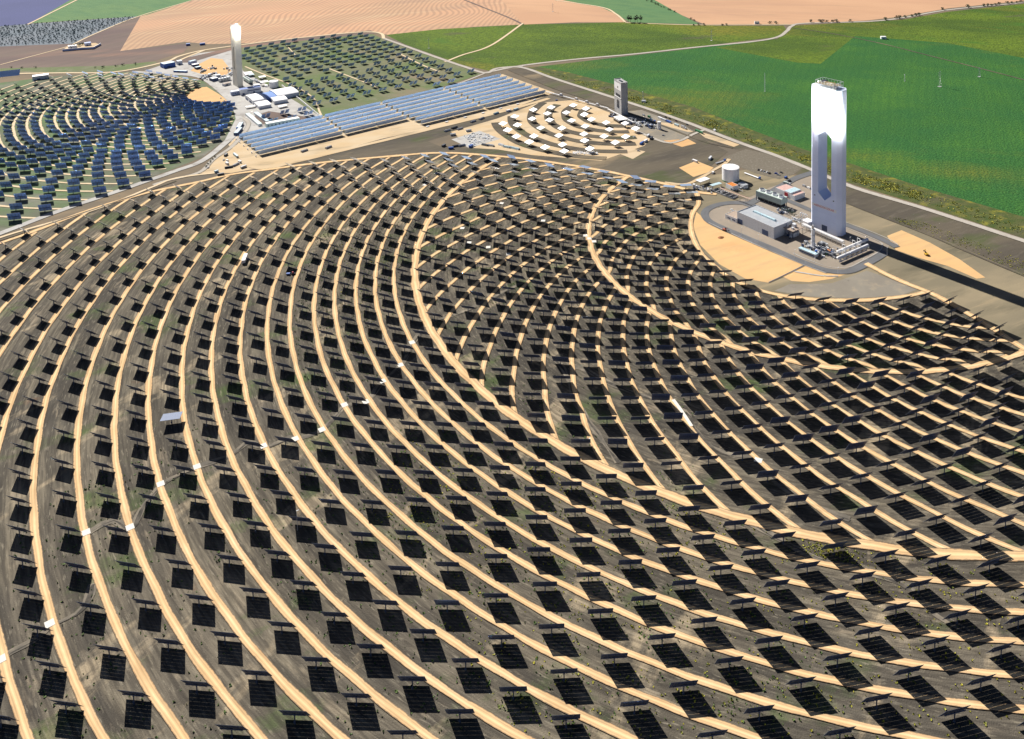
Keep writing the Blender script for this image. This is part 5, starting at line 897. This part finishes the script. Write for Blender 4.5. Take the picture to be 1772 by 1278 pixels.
# olive grove: one mass of small crowns
r_ = np.random.default_rng(11); V = []; Fc = []
ga, gb = np.array(G(-60, 80)[:2]), np.array(G(237, 24)[:2]); GP = [(-60, 52), (0, 46), (50, 42), (237, 29), (200, 43), (165, 57), (127, 74), (0, 79), (-60, 84)]
xs = np.arange(-1750, -700, 11.0); ys = np.arange(1750, 2600, 11.0); X, Y = np.meshgrid(xs, ys); pts = np.stack([X.ravel(), Y.ravel(), 0*X.ravel()], 1)+np.concatenate([r_.normal(0, 1.6, (X.size, 2)), np.zeros((X.size, 1))], 1); pts = pts[inpoly(Pn(pts), GP)]
for x, y, _ in pts:
    s_ = r_.uniform(1.8, 3.2)
    for k in range(9):
        a = r_.uniform(0, 6.28); q = np.array([x+math.cos(a)*s_*r_.uniform(.1, .8), y+math.sin(a)*s_*r_.uniform(.1, .8), r_.uniform(1.2, 4)]); u = r_.normal(0, 1, 3); u /= np.linalg.norm(u); w = np.cross(u, r_.normal(0, 1, 3)); w /= np.linalg.norm(w); b = len(V); V.extend([tuple(q-u*s_*.5), tuple(q-w*s_*.4), tuple(q+u*s_*.5), tuple(q+w*s_*.4)]); Fc.append((b, b+1, b+2, b+3))
me = bpy.data.meshes.new('olive_grove'); me.from_pydata(V, [], Fc); me.materials.append(lf_blue); me.update(); tag(link('olive_grove', me), 'grey green olive grove at the far upper left', 'grove', kind='stuff')

# ------------------------------------------------------------------ stores and rubble on the building site
def pipes(px, to, m, lab, n=6, L=10):
    a, b = G(*px), G(*to); t = thing('pipe_stack', lab, 'pipe stack', a, math.atan2(b.y-a.y, b.x-a.x)); k = 0
    for row in range(3):
        for i in range(n-row): MB().bar((-L/2, (i+row/2)*.9, .45+row*.78), (L/2, (i+row/2)*.9, .45+row*.78), .44, 0, 8).build('pipe', m, t)
for k, (q, to, m, lb) in enumerate((((866, 252), (872, 254), silver, 'silver pipe stack left of the largest stack by the dark strip'), ((876, 255.5), (884, 257), paleroof, 'pale blue pipe stack, first at the low edge of the sand'), ((884, 256.5), (892, 258), paleroof, 'pale blue pipe stack, second at the low edge of the sand'), ((892, 258.5), (899, 260), paleroof, 'pale blue pipe stack at the right end of the low edge'), ((848, 253), (854, 254), steel, 'grey pipe stack right of the white lot tip'), ((838, 252), (843, 253), dkst, 'dark pipe stack touching the white lot tip'), ((790, 254), (796, 253), dkst, 'dark pipe stack right of the black box'), ((800, 253), (805, 252), steel, 'grey pipe stack between black box and blue tent'), ((775, 227), (782, 225), silver, 'silver pipe stack on the dark strip, lower left'), ((788, 222), (797, 219), dkst, 'long dark pipe stack on the dark strip'), ((797, 224), (804, 222), silver, 'white grey pipe stack beside the long dark one'), ((820, 211), (828, 208), silver, 'silver pipe stack on the bank below the last trough row'), ((835, 206), (842, 203), steel, 'grey pipe stack on the bank below the last trough row'), ((860, 197), (868, 194), paleroof, 'pale pipe stack close to the bright mirrors'), ((528, 262), (534, 260), steel, 'grey bundle of pipes on the bank left of the trough corner'), ((570, 256), (578, 253), silver, 'silver bundle of pipes on the bank near the trough corner'), ((396, 291), (402, 290), dkst, 'dark pile in the yard by the grey container'), ((410, 286), (414, 284), steel, 'grey pile in the middle of the yard'))): pipes(q, to, m, lb, 5)
r_ = random.Random(5); b = MB()
for _ in range(160):
    g = G(r_.uniform(992, 1035), 0) if 0 else G(991+r_.random()*44, 261+r_.random()*4+r_.random()*3); b.box(g.x, g.y, 0, r_.uniform(.6, 2), r_.uniform(.5, 1.2), r_.uniform(.3, 1.0), r_.uniform(0, 3))
tag(b.build('white_rubble', white), 'line of white rubble beside the lowest bright mirrors', 'rubble', kind='stuff'); b = MB()
for _ in range(120):
    x, y = r_.choice(((812, 238), (825, 233), (838, 240), (826, 245), (815, 250), (846, 238))); g = G(x+r_.gauss(0, 5), y+r_.gauss(0, 2.5)); b.box(g.x, g.y, .1, r_.uniform(.8, 4), r_.uniform(.6, 1.6), r_.uniform(.3, 1.4), r_.uniform(0, 3))
tag(b.build('site_litter', offw), 'scattered pale building parts on the white lot', 'building parts', kind='stuff')
b = MB()
for _ in range(260):
    x, y = r_.choice(((352, 136), (362, 130), (372, 128), (385, 134), (395, 120), (368, 118), (350, 122), (405, 128), (440, 140), (455, 142), (1090, 208), (1098, 212), (1104, 216), (1112, 212), (1060, 200), (1120, 216), (1085, 214), (1126, 219))); g = G(x+r_.gauss(0, 3.5), y+r_.gauss(0, 1.6)); b.box(g.x, g.y, 0, r_.uniform(1, 5), r_.uniform(.8, 3), r_.uniform(.6, 3.5), r_.uniform(0, 3), r_.randrange(4))
tag(b.build('plant_machinery', [offw, steel, dkst, louvre]), 'small pumps, boxes and pipework packed round the two smaller towers', 'machinery', kind='stuff')

b = MB(); r_ = random.Random(21)
for _ in range(260):
    x, y = r_.choice(((1395, 424), (1402, 428), (1412, 430), (1420, 434), (1428, 432), (1436, 438), (1440, 434), (1425, 441), (1415, 436), (1366, 410), (1378, 404), (1374, 380), (1362, 368), (1352, 366), (1386, 384), (1246, 332), (1225, 330), (1210, 326), (1276, 328))); g = G(x+r_.gauss(0, 4), y+r_.gauss(0, 2.2)); k = r_.random(); a = r_.choice((TR, TR+1.5708))
    if k < .5: b.box(g.x, g.y, 0, r_.uniform(.8, 3.5), r_.uniform(.6, 2), r_.uniform(.6, 3.2), a, r_.randrange(5))
    elif k < .7: b.cyl(g.x, g.y, 0, r_.uniform(.3, .9), r_.uniform(1.5, 5), 10, r_.randrange(5))
    else: d = Vector((math.cos(a), math.sin(a), 0))*r_.uniform(3, 9); z = r_.uniform(.6, 4); b.bar(g+Vector((0, 0, z)), g+d+Vector((0, 0, z)), .22, r_.randrange(3), 8).bar(g, g+Vector((0, 0, z)), .15, 1).bar(g+d, g+d+Vector((0, 0, z)), .15, 1)
tag(b.build('plant_machinery', [offw, steel, white, dkst, louvre]), 'pumps, pipe runs and cabinets crowded round the foot of the white tower', 'machinery', kind='stuff')
